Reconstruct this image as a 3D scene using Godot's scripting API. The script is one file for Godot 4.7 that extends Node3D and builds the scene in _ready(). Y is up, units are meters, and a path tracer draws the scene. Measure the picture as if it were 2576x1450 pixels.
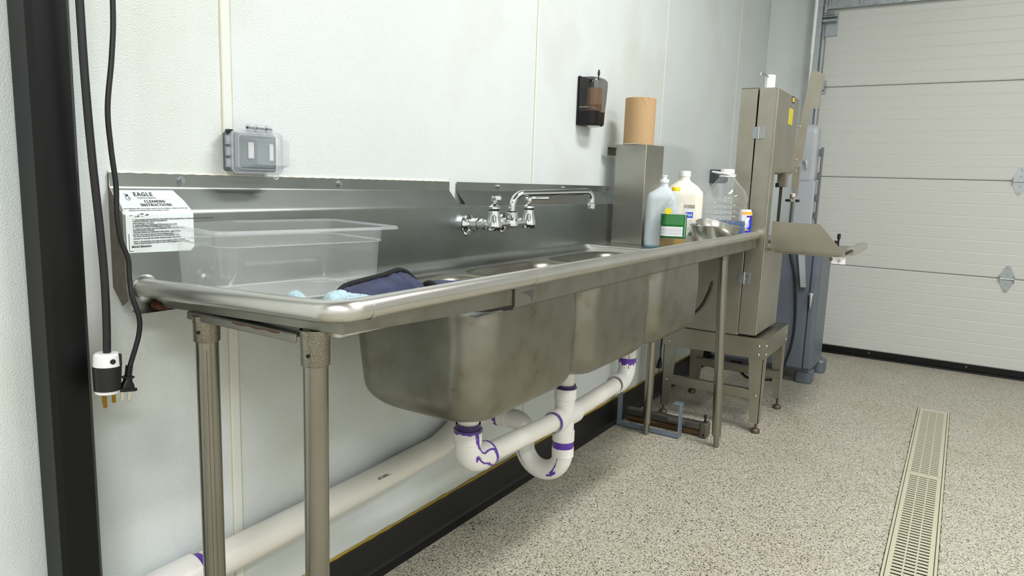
extends Node3D
# A wash-up corner: a three-bowl steel sink along a panelled wall, two saws and a sectional overhead door.
# x runs along the sink wall, away from the camera; the wall is z = 0 and the room lies at z > 0; y is up.

const CAM_YAW := 0.5655561091588122
const CAM_PITCH := -0.15187134479477868
const CAM_ROLL := 0.03375003331095235
const FOCAL := 1768.0942118594069 / 1450.0   # in image heights

var M := {}
var taken := {}

# ------------------------------------------------------------------ shapes
class Shape:
	var v := PackedVector3Array()
	var uv := PackedVector2Array()
	var xf := Transform3D()
	var from := 0

	func tri(a: Vector3, b: Vector3, c: Vector3, ua := Vector2.ZERO, ub := Vector2.ZERO, uc := Vector2.ZERO) -> void:
		v.append(xf * a); v.append(xf * b); v.append(xf * c)
		uv.append(ua); uv.append(ub); uv.append(uc)

	func quad(a: Vector3, b: Vector3, c: Vector3, d: Vector3, u0 := Vector2.ZERO, u1 := Vector2.ZERO) -> void:
		# a b c d round the face; uv runs from u0 at a to u1 at c
		var ub := Vector2(u1.x, u0.y)
		var ud := Vector2(u0.x, u1.y)
		tri(a, b, c, u0, ub, u1)
		tri(a, c, d, u0, u1, ud)

	func mark() -> void:
		from = v.size()

	func close() -> void:   # turn a closed piece so that its faces look outward (clockwise from outside)
		var vol := 0.0
		var mid := Vector3.ZERO
		for i in range(from, v.size()):
			mid += v[i]
		mid /= maxf(1.0, v.size() - from)
		for i in range(from, v.size(), 3):
			vol += (v[i] - mid).dot((v[i + 1] - mid).cross(v[i + 2] - mid))
		if vol > 0.0:
			flip()

	func flip() -> void:
		for i in range(from, v.size(), 3):
			var t := v[i + 1]; v[i + 1] = v[i + 2]; v[i + 2] = t
			var w := uv[i + 1]; uv[i + 1] = uv[i + 2]; uv[i + 2] = w

	func face(look: Vector3) -> void:   # turn an open sheet so that it mostly looks along «look»
		var s := 0.0
		for i in range(from, v.size(), 3):
			s += (v[i + 1] - v[i]).cross(v[i + 2] - v[i]).dot(look)
		if s > 0.0:
			flip()

	func mesh(off: Vector3, angle := 40.0) -> ArrayMesh:
		var n := v.size()
		var fn := PackedVector3Array()
		var at := {}
		for i in range(0, n, 3):
			var f := -(v[i + 1] - v[i]).cross(v[i + 2] - v[i])
			fn.append(f)
			for k in 3:
				var key := Vector3i((v[i + k] * 50000.0).round())
				if at.has(key):
					at[key].append(i / 3)
				else:
					at[key] = PackedInt32Array([i / 3])
		var lim := cos(deg_to_rad(angle))
		var unit := PackedVector3Array()
		for f in fn:
			unit.append(f.normalized())
		var nor := PackedVector3Array()
		nor.resize(n)
		var pos := PackedVector3Array()
		pos.resize(n)
		for i in n:
			var me := i / 3
			var sum := Vector3.ZERO
			for o in at[Vector3i((v[i] * 50000.0).round())]:
				if unit[o].dot(unit[me]) > lim:
					sum += fn[o]
			nor[i] = sum.normalized() if sum.length_squared() > 1e-24 else unit[me]
			pos[i] = v[i] - off
		var arr := []
		arr.resize(Mesh.ARRAY_MAX)
		arr[Mesh.ARRAY_VERTEX] = pos
		arr[Mesh.ARRAY_NORMAL] = nor
		arr[Mesh.ARRAY_TEX_UV] = uv
		var m := ArrayMesh.new()
		m.add_surface_from_arrays(Mesh.PRIMITIVE_TRIANGLES, arr)
		return m

	# -- solids
	func box(c: Vector3, size: Vector3, bev := 0.0, turn := Basis()) -> Shape:
		mark()
		var h := size / 2.0
		bev = minf(bev, minf(h.x, minf(h.y, h.z)) * 0.9)
		var p := func(sx: float, sy: float, sz: float, ax: int) -> Vector3:
			var q := Vector3(sx * (h.x - bev), sy * (h.y - bev), sz * (h.z - bev))
			q[ax] = [sx * h.x, sy * h.y, sz * h.z][ax]
			return c + turn * q
		for s in [-1.0, 1.0]:
			var a := [[-1, -1], [1, -1], [1, 1], [-1, 1]]
			if s > 0: a.reverse()
			_q([p.call(s, a[0][0], a[0][1], 0), p.call(s, a[1][0], a[1][1], 0), p.call(s, a[2][0], a[2][1], 0), p.call(s, a[3][0], a[3][1], 0)], c, turn.x * s)
			_q([p.call(a[0][0], s, a[0][1], 1), p.call(a[1][0], s, a[1][1], 1), p.call(a[2][0], s, a[2][1], 1), p.call(a[3][0], s, a[3][1], 1)], c, turn.y * s)
			_q([p.call(a[0][0], a[0][1], s, 2), p.call(a[1][0], a[1][1], s, 2), p.call(a[2][0], a[2][1], s, 2), p.call(a[3][0], a[3][1], s, 2)], c, turn.z * s)
		if bev > 0.0:
			for s in [-1.0, 1.0]:
				for t in [-1.0, 1.0]:
					_q([p.call(s, t, -1, 0), p.call(s, t, 1, 0), p.call(s, t, 1, 1), p.call(s, t, -1, 1)], c, turn * Vector3(s, t, 0))
					_q([p.call(s, -1, t, 0), p.call(s, 1, t, 0), p.call(s, 1, t, 2), p.call(s, -1, t, 2)], c, turn * Vector3(s, 0, t))
					_q([p.call(-1, s, t, 1), p.call(1, s, t, 1), p.call(1, s, t, 2), p.call(-1, s, t, 2)], c, turn * Vector3(0, s, t))
					for u in [-1.0, 1.0]:
						_t(p.call(s, t, u, 0), p.call(s, t, u, 1), p.call(s, t, u, 2), turn * Vector3(s, t, u))
		return self

	func _q(q: Array, _c: Vector3, look: Vector3) -> void:
		if (q[1] - q[0]).cross(q[2] - q[0]).dot(look) > 0.0:
			q.reverse()
		quad(q[0], q[1], q[2], q[3])

	func _t(a: Vector3, b: Vector3, c: Vector3, look: Vector3) -> void:
		if (b - a).cross(c - a).dot(look) > 0.0: tri(a, c, b)
		else: tri(a, b, c)

	func cyl(a: Vector3, b: Vector3, r0: float, r1 := -1.0, seg := 24, caps := true) -> Shape:
		return lathe_on(a, b, [Vector2(r0, 0), Vector2(r0 if r1 < 0 else r1, (b - a).length())], seg, caps)

	func lathe_on(a: Vector3, b: Vector3, prof: Array, seg := 24, caps := true) -> Shape:
		# prof: (radius, distance from a towards b)
		mark()
		var y := (b - a).normalized()
		var x := y.cross(Vector3(0.31, 0.17, 0.93) if absf(y.z) < 0.9 else Vector3(1, 0.2, 0.1)).normalized()
		var z := x.cross(y)
		var rings := []
		for p in prof:
			var ring := PackedVector3Array()
			for k in seg:
				var t := TAU * k / seg
				ring.append(a + y * p.y + (x * cos(t) + z * sin(t)) * p.x)
			rings.append(ring)
		_skin(rings, true, caps, caps)
		close()
		return self

	func lathe(at: Vector3, prof: Array, seg := 32, caps := true) -> Shape:
		return lathe_on(at, at + Vector3.UP, prof, seg, caps)

	func _skin(rings: Array, closed: bool, cap0: bool, cap1: bool) -> void:
		var n: int = rings[0].size()
		for j in rings.size() - 1:
			var r0: PackedVector3Array = rings[j]
			var r1: PackedVector3Array = rings[j + 1]
			for k in (n if closed else n - 1):
				var k2 := (k + 1) % n
				var u0 := Vector2(float(k) / n, float(j) / (rings.size() - 1))
				var u1 := Vector2(float(k + 1) / n, float(j + 1) / (rings.size() - 1))
				if r0[k].is_equal_approx(r0[k2]):
					tri(r0[k], r1[k2], r1[k], u0, u1, Vector2(u0.x, u1.y))
				elif r1[k].is_equal_approx(r1[k2]):
					tri(r0[k], r0[k2], r1[k], u0, Vector2(u1.x, u0.y), u1)
				else:
					quad(r0[k], r0[k2], r1[k2], r1[k], u0, u1)
		for e in [[cap0, 0], [cap1, rings.size() - 1]]:
			if not e[0]:
				continue
			var r: PackedVector3Array = rings[e[1]]
			var mid := Vector3.ZERO
			for q in r: mid += q
			mid /= n
			if mid.distance_to(r[0]) < 1e-6:
				continue
			for k in n:
				if e[1] == 0: tri(mid, r[(k + 1) % n], r[k])
				else: tri(mid, r[k], r[(k + 1) % n])

	func loft(rings: Array, cap0 := true, cap1 := true, shut := true) -> Shape:
		mark()
		_skin(rings, true, cap0, cap1)
		if shut: close()
		return self

	func tube(pts: Array, r, seg := 12, caps := true, ring_closed := false) -> Shape:
		mark()
		var rings := []
		var n := pts.size()
		var nrm := Vector3.ZERO
		for i in n:
			var d: Vector3
			if ring_closed: d = (pts[(i + 1) % n] - pts[(i - 1 + n) % n]).normalized()
			elif i == 0: d = (pts[1] - pts[0]).normalized()
			elif i == n - 1: d = (pts[n - 1] - pts[n - 2]).normalized()
			else: d = ((pts[i + 1] - pts[i]).normalized() + (pts[i] - pts[i - 1]).normalized()).normalized()
			if nrm == Vector3.ZERO:
				nrm = d.cross(Vector3(0.13, 0.31, 0.94) if absf(d.z) < 0.8 else Vector3(0.2, 0.97, 0.1)).normalized()
			nrm = (nrm - d * nrm.dot(d)).normalized()
			var bi := d.cross(nrm)
			var rad: float = r[i] if r is Array else r
			var ring := PackedVector3Array()
			for k in seg:
				var t := TAU * k / seg
				ring.append(pts[i] + (nrm * cos(t) + bi * sin(t)) * rad)
			rings.append(ring)
		if ring_closed:
			rings.append(rings[0])
			_skin(rings, true, false, false)
		else:
			_skin(rings, true, caps, caps)
		close()
		return self

	func prism(poly: PackedVector2Array, depth: float, t: Transform3D) -> Shape:
		# poly in the xy plane of t, pushed along its z from 0 to depth
		mark()
		var idx := Geometry2D.triangulate_polygon(poly)
		var n := poly.size()
		for i in range(0, idx.size(), 3):
			var a := poly[idx[i]]; var b := poly[idx[i + 1]]; var c := poly[idx[i + 2]]
			var s := (b - a).cross(c - a)
			if s < 0.0:
				var q := b; b = c; c = q
			tri(t * Vector3(a.x, a.y, 0), t * Vector3(b.x, b.y, 0), t * Vector3(c.x, c.y, 0))
			tri(t * Vector3(a.x, a.y, depth), t * Vector3(c.x, c.y, depth), t * Vector3(b.x, b.y, depth))
		var area := 0.0
		for i in n:
			area += poly[i].cross(poly[(i + 1) % n])
		for i in n:
			var a := poly[i]; var b := poly[(i + 1) % n]
			if area < 0.0:
				var q := a; a = b; b = q
			quad(t * Vector3(a.x, a.y, 0), t * Vector3(a.x, a.y, depth), t * Vector3(b.x, b.y, depth), t * Vector3(b.x, b.y, 0))
		close()
		return self

	func grid(nu: int, nv: int, f: Callable, look := Vector3.ZERO) -> Shape:
		mark()
		for i in nu:
			for j in nv:
				var u0 := float(i) / nu; var u1 := float(i + 1) / nu
				var v0 := float(j) / nv; var v1 := float(j + 1) / nv
				quad(f.call(u0, v0), f.call(u1, v0), f.call(u1, v1), f.call(u0, v1), Vector2(u0, v0), Vector2(u1, v1))
		if look != Vector3.ZERO: face(look)
		return self

	func strip(prof: Array, x0: float, x1: float, look: Vector3) -> Shape:
		# an open sheet: profile points (y, z) drawn along x
		mark()
		for i in prof.size() - 1:
			var p: Vector2 = prof[i]; var q: Vector2 = prof[i + 1]
			quad(Vector3(x0, p.x, p.y), Vector3(x1, p.x, p.y), Vector3(x1, q.x, q.y), Vector3(x0, q.x, q.y))
		face(look)
		return self

	func extrude_x(prof: Array, x0: float, x1: float) -> Shape:
		# a closed section of points (y, z) drawn along x, capped
		mark()
		var r0 := PackedVector2Array()
		for p in prof: r0.append(Vector2(p.x, p.y))
		# xy of the plane = (z, y); z of the plane = x
		var poly := PackedVector2Array()
		for p in prof: poly.append(Vector2(p.y, p.x))
		prism(poly, x1 - x0, Transform3D(Basis(Vector3(0, 0, 1), Vector3(0, 1, 0), Vector3(1, 0, 0)), Vector3(x0, 0, 0)))
		return self

# ------------------------------------------------------------------ helpers
func rrect(w: float, d: float, r: float, n := 6, p := 1.0) -> PackedVector2Array:
	var out := PackedVector2Array()
	r = minf(r, minf(w, d) / 2.0 - 0.0001)
	for q in 4:
		var cx := (w / 2 - r) * (1 if q in [0, 3] else -1)
		var cy := (d / 2 - r) * (1 if q in [0, 1] else -1)
		for k in n + 1:
			var t := PI / 2 * (q + float(k) / n)
			out.append(Vector2(cx + r * cos(t), cy + r * sin(t)))
	return out

func ring(c: Vector3, w: float, d: float, r: float, turn := 0.0, n := 6) -> PackedVector3Array:   # a level rounded rectangle
	var out := PackedVector3Array()
	for p in rrect(w, d, r, n):
		var q := p.rotated(turn)
		out.append(c + Vector3(q.x, 0, q.y))
	return out

func curve(pts: Array, per := 6) -> Array:
	var out := []
	var n := pts.size()
	for i in n - 1:
		var p0: Vector3 = pts[maxi(i - 1, 0)]
		var p1: Vector3 = pts[i]
		var p2: Vector3 = pts[i + 1]
		var p3: Vector3 = pts[mini(i + 2, n - 1)]
		for k in per:
			out.append(p1.cubic_interpolate(p2, p0, p3, float(k) / per))
	out.append(pts[n - 1])
	return out

func bend(a: Vector3, corner: Vector3, b: Vector3, r: float, n := 8) -> Array:   # a straight run, a round bend, a straight run
	var d0 := (corner - a).normalized()
	var d1 := (b - corner).normalized()
	var half := d0.angle_to(d1) / 2.0
	var t := r * tan(half)
	var p := corner - d0 * t
	var out := [a]
	var axis := d0.cross(d1).normalized()
	var c := p + axis.cross(d0).normalized() * r
	for k in n + 1:
		out.append(c + (p - c).rotated(axis, 2.0 * half * k / n))
	out.append(b)
	return out

func numbered(called: String) -> String:
	var n: int = taken.get(called, 0)
	taken[called] = n + 1
	return called if n == 0 else "%s_%03d" % [called, n]

func tag(o: Node, label: String, category: String, group := "") -> void:
	o.set_meta("label", label)
	o.set_meta("category", category)
	if group: o.set_meta("group", group)

func thing(called: String, label: String, category: String, at: Vector3, group := "") -> Node3D:
	var o := Node3D.new()
	o.name = numbered(called)
	add_child(o)
	o.position = at
	tag(o, label, category, group)
	return o

func frame_of(called: String, at := Vector3.ZERO) -> Node3D:   # a piece of the setting with parts
	var o := Node3D.new()
	o.name = called
	add_child(o)
	o.position = at
	o.set_meta("kind", "structure")
	return o

func base_of(n: Node) -> Vector3:
	var at := Vector3.ZERO
	while n is Node3D and n != self:
		at += n.position
		n = n.get_parent()
	return at

func part(called: String, s: Shape, m: Material, parent: Node, label := "", angle := 40.0) -> MeshInstance3D:
	var o := MeshInstance3D.new()
	o.mesh = s.mesh(base_of(parent), angle)
	o.material_override = m
	o.name = called
	parent.add_child(o, true)
	if label: o.set_meta("label", label)
	return o

func solo(called: String, s: Shape, m: Material, label: String, category: String, at: Vector3, group := "") -> MeshInstance3D:
	var o := MeshInstance3D.new()
	o.name = numbered(called)
	add_child(o)
	o.position = at
	o.mesh = s.mesh(at)
	o.material_override = m
	tag(o, label, category, group)
	return o

func structure(called: String, s: Shape, m: Material, parent: Node = self, angle := 40.0) -> MeshInstance3D:
	var o := part(called, s, m, parent, "", angle)
	if parent == self: o.set_meta("kind", "structure")
	return o

func lettering(text: String, size: float, at: Vector3, basis: Basis, m: Material, parent: Node, fat := 0.0, align := HORIZONTAL_ALIGNMENT_CENTER) -> MeshInstance3D:
	# «size» is the height of a line in metres; basis.x runs along the words, basis.y up, basis.z out of the face
	var f := SystemFont.new()
	f.font_names = PackedStringArray(["Droid Sans"])
	f.font_weight = 700 if fat > 0.0 else 400
	var t := TextMesh.new()
	t.text = text
	t.font = f
	t.font_size = 32
	t.pixel_size = size / 32.0
	t.depth = 0.0004
	t.curve_step = 4.0
	t.horizontal_alignment = align
	t.vertical_alignment = VERTICAL_ALIGNMENT_CENTER
	var o := MeshInstance3D.new()
	o.mesh = t
	o.material_override = m
	o.transform = Transform3D(basis, at - base_of(parent))
	o.name = "lettering"
	parent.add_child(o, true)
	return o

func noise_tex(size: int, freq: float, kind: int, opts := {}) -> NoiseTexture2D:
	var n := FastNoiseLite.new()
	n.noise_type = kind
	n.frequency = freq
	n.seed = opts.get("seed", 1)
	n.fractal_type = opts.get("fractal", FastNoiseLite.FRACTAL_NONE)
	n.fractal_octaves = opts.get("octaves", 3)
	if opts.has("cell"): n.cellular_return_type = opts.cell
	if opts.has("jitter"): n.cellular_jitter = opts.jitter
	if opts.has("warp"):
		n.domain_warp_enabled = true
		n.domain_warp_amplitude = opts.warp
		n.domain_warp_frequency = opts.get("warp_freq", freq)
	var t := NoiseTexture2D.new()
	t.width = size
	t.height = size
	t.noise = n
	t.seamless = opts.get("seamless", true)
	t.seamless_blend_skirt = 0.15
	t.generate_mipmaps = false
	if opts.has("bump"):
		t.as_normal_map = true
		t.bump_strength = opts.bump
	if opts.has("ramp"):
		var g := Gradient.new()
		g.offsets = PackedFloat32Array(opts.ramp[0])
		g.colors = PackedColorArray(opts.ramp[1])
		if opts.get("steps", false): g.interpolation_mode = Gradient.GRADIENT_INTERPOLATE_CONSTANT
		t.color_ramp = g
	return t

func grey(v: float) -> Color:
	return Color(v, v, v)

func mat(c: Color, rough: float, metal := 0.0) -> StandardMaterial3D:
	var m := StandardMaterial3D.new()
	m.albedo_color = c
	m.roughness = rough
	m.metallic = metal
	m.metallic_specular = 0.5
	return m

func planar(m: StandardMaterial3D, scale: Vector3, world := true) -> StandardMaterial3D:
	m.uv1_triplanar = true
	m.uv1_world_triplanar = world
	m.uv1_scale = scale
	m.uv1_triplanar_sharpness = 4.0
	return m

func sheet(m: StandardMaterial3D) -> StandardMaterial3D:
	m.cull_mode = BaseMaterial3D.CULL_DISABLED
	return m

func steel(c: Color, rough: float, grain: Vector3, blotch: Texture2D, streak: Texture2D) -> StandardMaterial3D:
	# worn stainless: brushed streaks in the gloss, blotches and stains in the colour
	var m := mat(c, rough, 1.0)
	m.roughness_texture = streak
	m.roughness_texture_channel = BaseMaterial3D.TEXTURE_CHANNEL_RED
	planar(m, grain)
	overlay(m, blotch, Vector3(1.1, 1.1, 1.1))
	return sheet(m)

func fluid(c: Color) -> StandardMaterial3D:   # a clear coloured liquid
	c.a = 0.12
	var m := mat(c, 0.04)
	m.refraction_enabled = true
	m.refraction_scale = 0.033
	return m

func overlay(m: StandardMaterial3D, t: Texture2D, scale: Vector3) -> StandardMaterial3D:
	m.detail_enabled = true
	m.detail_blend_mode = BaseMaterial3D.BLEND_MODE_MUL
	m.detail_albedo = t
	m.detail_uv_layer = BaseMaterial3D.DETAIL_UV_2
	m.uv2_triplanar = true
	m.uv2_world_triplanar = true
	m.uv2_scale = scale
	m.uv2_triplanar_sharpness = 4.0
	return m

# ------------------------------------------------------------------ the scene
func _ready() -> void:
	# camera
	var f := Vector3(cos(CAM_PITCH) * cos(CAM_YAW), sin(CAM_PITCH), -cos(CAM_PITCH) * sin(CAM_YAW))
	var r := f.cross(Vector3.UP).normalized()
	var u := r.cross(f)
	var r2 := r * cos(CAM_ROLL) + u * sin(CAM_ROLL)
	var u2 := u * cos(CAM_ROLL) - r * sin(CAM_ROLL)
	var cam := Camera3D.new()
	cam.name = "camera"
	cam.transform = Transform3D(Basis(r2, u2, -f), Vector3(0, 1.12, 1.3130832258919871))
	cam.fov = rad_to_deg(2.0 * atan(0.5 / FOCAL))
	cam.near = 0.05
	cam.far = 60.0
	add_child(cam)
	cam.current = true
	# environment
	var env := Environment.new()
	env.background_mode = Environment.BG_COLOR
	env.background_color = Color(0.02, 0.02, 0.02)
	env.tonemap_mode = Environment.TONE_MAPPER_LINEAR
	env.tonemap_exposure = 1.0
	env.sdfgi_enabled = true
	env.ssao_enabled = true
	env.ssil_enabled = true
	var we := WorldEnvironment.new()
	we.name = "environment"
	we.environment = env
	add_child(we)
	# lamps: flat ceiling panels, row by row, all above the frame
	var lamp_mat := mat(Color(0.95, 0.95, 0.95), 0.5)
	lamp_mat.emission_enabled = true
	lamp_mat.emission = Color(1.0, 0.993, 0.988)
	lamp_mat.emission_energy_multiplier = 6.0
	var tray := mat(Color(0.85, 0.86, 0.86), 0.4)
	for at in [Vector3(-1.2, 3.16, 1.6), Vector3(2.2, 3.16, 1.6), Vector3(-1.2, 3.16, 3.4), Vector3(2.2, 3.16, 3.4)]:
		ceiling_lamp(at, Vector2(1.2, 0.3), lamp_mat, tray, 6.2)

	materials()
	room()
	overhead_door()
	floor_drain()
	post_and_cords()
	sink()
	faucet()
	plumbing()
	wall_fittings()
	deck_things()
	cloths()
	steel_saw()
	grey_saw()
	floor_parts()

func ceiling_lamp(at: Vector3, size: Vector2, glow: Material, tray: Material, energy: float) -> void:
	var t := thing("ceiling_light", "white flat ceiling light panel overhead, outside the picture", "light", at, "ceiling light panels")
	part("tray", Shape.new().box(at + Vector3(0, 0.02, 0), Vector3(size.x + 0.04, 0.04, size.y + 0.04), 0.004), tray, t)
	part("diffuser", Shape.new().box(at + Vector3(0, -0.004, 0), Vector3(size.x, 0.008, size.y), 0.002), glow, t)
	var l := AreaLight3D.new()
	l.name = "lamp_light"
	l.area_size = size
	l.light_color = Color(1.0, 0.993, 0.988)
	l.light_energy = energy
	l.area_range = 20.0
	l.area_attenuation = 2.0
	l.shadow_enabled = true
	l.rotation_degrees = Vector3(-90, 0, 0)
	l.position = Vector3(0, -0.012, 0)
	t.add_child(l)

func materials() -> void:
	# fibreglass wall board: white, finely pebbled
	var fbm := FastNoiseLite.FRACTAL_FBM
	var pebble := noise_tex(1024, 0.13, FastNoiseLite.TYPE_SIMPLEX_SMOOTH, {"bump": 3.0, "fractal": fbm, "octaves": 2, "warp": 6.0})
	var wall_dirt := noise_tex(512, 0.006, FastNoiseLite.TYPE_SIMPLEX_SMOOTH, {"fractal": fbm, "octaves": 4, "ramp": [[0.0, 0.5, 1.0], [Color(0.95, 0.95, 0.91), Color(1, 1, 1), Color(0.98, 0.99, 0.99)]]})
	M.board = planar(mat(Color(0.842, 0.868, 0.868), 0.36), Vector3(1.8, 1.8, 1.8))
	M.board.normal_enabled = true
	M.board.normal_texture = pebble
	M.board.normal_scale = 0.42
	overlay(M.board, wall_dirt, Vector3(0.45, 0.45, 0.45))
	M.strip = mat(Color(0.86, 0.875, 0.85), 0.35)
	M.caulk = mat(Color(0.78, 0.76, 0.64), 0.6)
	M.glue = mat(Color(0.66, 0.55, 0.16), 0.55)
	M.paint = mat(Color(0.87, 0.875, 0.87), 0.6)
	M.ceiling = mat(Color(0.50, 0.51, 0.51), 0.6)
	# chip floor
	var chips := noise_tex(2048, 0.19, FastNoiseLite.TYPE_CELLULAR, {"cell": FastNoiseLite.RETURN_CELL_VALUE, "seamless": false, "warp": 5.0, "warp_freq": 0.2, "steps": true, "seed": 7,
		"ramp": [[0.0, 0.055, 0.11, 0.20, 0.34, 0.52, 0.70, 0.86], [Color(0.17, 0.175, 0.18), Color(0.42, 0.42, 0.40), Color(0.58, 0.565, 0.51), Color(0.67, 0.66, 0.60), Color(0.73, 0.72, 0.66), Color(0.78, 0.77, 0.71), Color(0.70, 0.68, 0.60), Color(0.82, 0.81, 0.76)]]})
	var worn := noise_tex(512, 0.008, FastNoiseLite.TYPE_SIMPLEX_SMOOTH, {"fractal": fbm, "octaves": 4, "seed": 5, "ramp": [[0.0, 0.45, 1.0], [Color(0.965, 0.95, 0.915), Color(1, 0.998, 0.99), Color(1, 1, 1)]]})
	M.floor = planar(mat(Color(0.945, 0.945, 0.94), 0.42), Vector3(0.78, 0.78, 0.78))
	M.floor.albedo_texture = chips
	overlay(M.floor, worn, Vector3(0.35, 0.35, 0.35))
	# metals
	var streak := noise_tex(512, 0.03, FastNoiseLite.TYPE_SIMPLEX, {"fractal": fbm, "octaves": 4, "ramp": [[0.0, 1.0], [grey(0.91), grey(1.0)]]})
	var blotch := noise_tex(1024, 0.009, FastNoiseLite.TYPE_SIMPLEX_SMOOTH, {"fractal": fbm, "octaves": 5, "seed": 3, "ramp": [[0.0, 0.06, 0.14, 0.35, 0.62, 1.0], [Color(0.52, 0.46, 0.37), Color(0.80, 0.77, 0.70), Color(0.92, 0.91, 0.88), Color(0.96, 0.955, 0.94), Color(1, 1, 1), Color(1, 1, 1)]]})
	var clean := noise_tex(512, 0.01, FastNoiseLite.TYPE_SIMPLEX_SMOOTH, {"fractal": fbm, "octaves": 4, "seed": 9, "ramp": [[0.0, 1.0], [Color(0.94, 0.94, 0.92), Color(1, 1, 1)]]})
	M.splash = steel(Color(0.615, 0.635, 0.63), 0.36, Vector3(0.5, 24, 24), clean, streak)
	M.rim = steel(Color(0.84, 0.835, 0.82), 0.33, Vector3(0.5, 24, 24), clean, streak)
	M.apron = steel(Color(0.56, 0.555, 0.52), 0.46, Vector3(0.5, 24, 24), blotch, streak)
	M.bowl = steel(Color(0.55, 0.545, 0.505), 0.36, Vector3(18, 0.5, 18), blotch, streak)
	M.leg = steel(Color(0.60, 0.59, 0.555), 0.30, Vector3(24, 0.5, 24), clean, streak)
	M.cast = steel(Color(0.72, 0.71, 0.67), 0.5, Vector3(9, 9, 9), blotch, noise_tex(256, 0.06, FastNoiseLite.TYPE_CELLULAR, {"ramp": [[0.0, 1.0], [grey(0.6), grey(1.0)]]}))
	M.cast.albedo_texture = noise_tex(256, 0.16, FastNoiseLite.TYPE_SIMPLEX_SMOOTH, {"fractal": fbm, "octaves": 3, "seed": 17, "ramp": [[0.0, 0.5, 0.68, 1.0], [Color(0.68, 0.67, 0.64), Color(0.74, 0.73, 0.70), Color(0.94, 0.93, 0.89), Color(1, 1, 0.97)]]})
	M.worn = steel(Color(0.52, 0.50, 0.46), 0.5, Vector3(16, 1.0, 16), blotch, streak)
	M.worn.uv2_scale = Vector3(3.2, 3.2, 3.2)
	M.box_steel = steel(Color(0.66, 0.655, 0.63), 0.36, Vector3(24, 0.5, 24), clean, streak)
	M.saw = steel(Color(0.69, 0.675, 0.63), 0.42, Vector3(24, 0.5, 24), clean, streak)
	M.saw_top = steel(Color(0.69, 0.67, 0.62), 0.38, Vector3(22, 22, 1.5), clean, streak)
	M.chrome = mat(Color(0.86, 0.875, 0.88), 0.07, 1.0)
	M.nickel = mat(Color(0.78, 0.76, 0.71), 0.25, 1.0)
	M.zinc = mat(Color(0.66, 0.685, 0.70), 0.42, 0.9)
	M.zinc.roughness_texture = noise_tex(256, 0.05, FastNoiseLite.TYPE_CELLULAR, {"cell": FastNoiseLite.RETURN_CELL_VALUE, "ramp": [[0.0, 1.0], [grey(0.6), grey(1.0)]]})
	planar(M.zinc, Vector3(6, 6, 6))
	M.brass = mat(Color(0.62, 0.48, 0.20), 0.3, 1.0)
	M.rust = mat(Color(0.30, 0.17, 0.08), 0.85)
	M.hole = mat(Color(0.03, 0.025, 0.02), 0.9)
	# paints, plastics, rubber
	M.black = mat(Color(0.036, 0.040, 0.045), 0.40)
	M.black.metallic_specular = 0.38
	M.cove = mat(Color(0.075, 0.075, 0.08), 0.42)
	M.rubber = mat(Color(0.085, 0.085, 0.095), 0.42)
	M.dark = mat(Color(0.10, 0.10, 0.11), 0.35)
	M.white = mat(Color(0.90, 0.91, 0.91), 0.35)
	M.pvc = mat(Color(0.90, 0.90, 0.885), 0.28)
	M.pvc_old = mat(Color(0.89, 0.885, 0.85), 0.3)
	M.cream = mat(Color(0.90, 0.885, 0.825), 0.35)
	M.purple = mat(Color(0.36, 0.20, 0.62), 0.35)
	M.purple_dark = mat(Color(0.20, 0.12, 0.36), 0.4)
	M.ink = mat(Color(0.07, 0.075, 0.085), 0.6)
	M.faint = mat(Color(0.34, 0.36, 0.37), 0.6)
	M.sticker = mat(Color(0.84, 0.875, 0.875), 0.4)
	M.yellow = mat(Color(0.91, 0.83, 0.03), 0.4)
	M.grey_paint = mat(Color(0.36, 0.39, 0.43), 0.4)
	M.grey_light = mat(Color(0.62, 0.64, 0.66), 0.4)
	M.frame_grey = mat(Color(0.42, 0.47, 0.52), 0.45)
	M.door = planar(mat(Color(0.775, 0.785, 0.765), 0.4), Vector3(2, 2, 2))
	M.door.normal_enabled = true
	M.door.normal_texture = noise_tex(512, 0.09, FastNoiseLite.TYPE_SIMPLEX_SMOOTH, {"bump": 2.0, "fractal": fbm, "octaves": 2, "seed": 12})
	M.door.normal_scale = 0.18
	M.grate = mat(Color(0.72, 0.71, 0.62), 0.5)
	# clear plastics
	M.clear = mat(Color(0.93, 0.95, 0.95, 0.10), 0.06)
	M.clear.transparency = BaseMaterial3D.TRANSPARENCY_ALPHA
	sheet(M.clear)
	M.bottle = mat(Color(0.93, 0.95, 0.95, 0.06), 0.05)
	M.bottle.transparency = BaseMaterial3D.TRANSPARENCY_ALPHA
	sheet(M.bottle)
	M.frost = mat(Color(0.80, 0.83, 0.85, 0.30), 0.3)
	M.frost.transparency = BaseMaterial3D.TRANSPARENCY_ALPHA
	sheet(M.frost)
	M.smoke = mat(Color(0.09, 0.09, 0.095, 0.52), 0.12)
	M.smoke.transparency = BaseMaterial3D.TRANSPARENCY_ALPHA
	sheet(M.smoke)
	M.jug = mat(Color(0.80, 0.84, 0.85), 0.35)
	M.jug.backlight_enabled = true
	M.jug.backlight = Color(0.5, 0.55, 0.58)
	M.jug_blue = mat(Color(0.42, 0.66, 0.72), 0.35)

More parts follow.
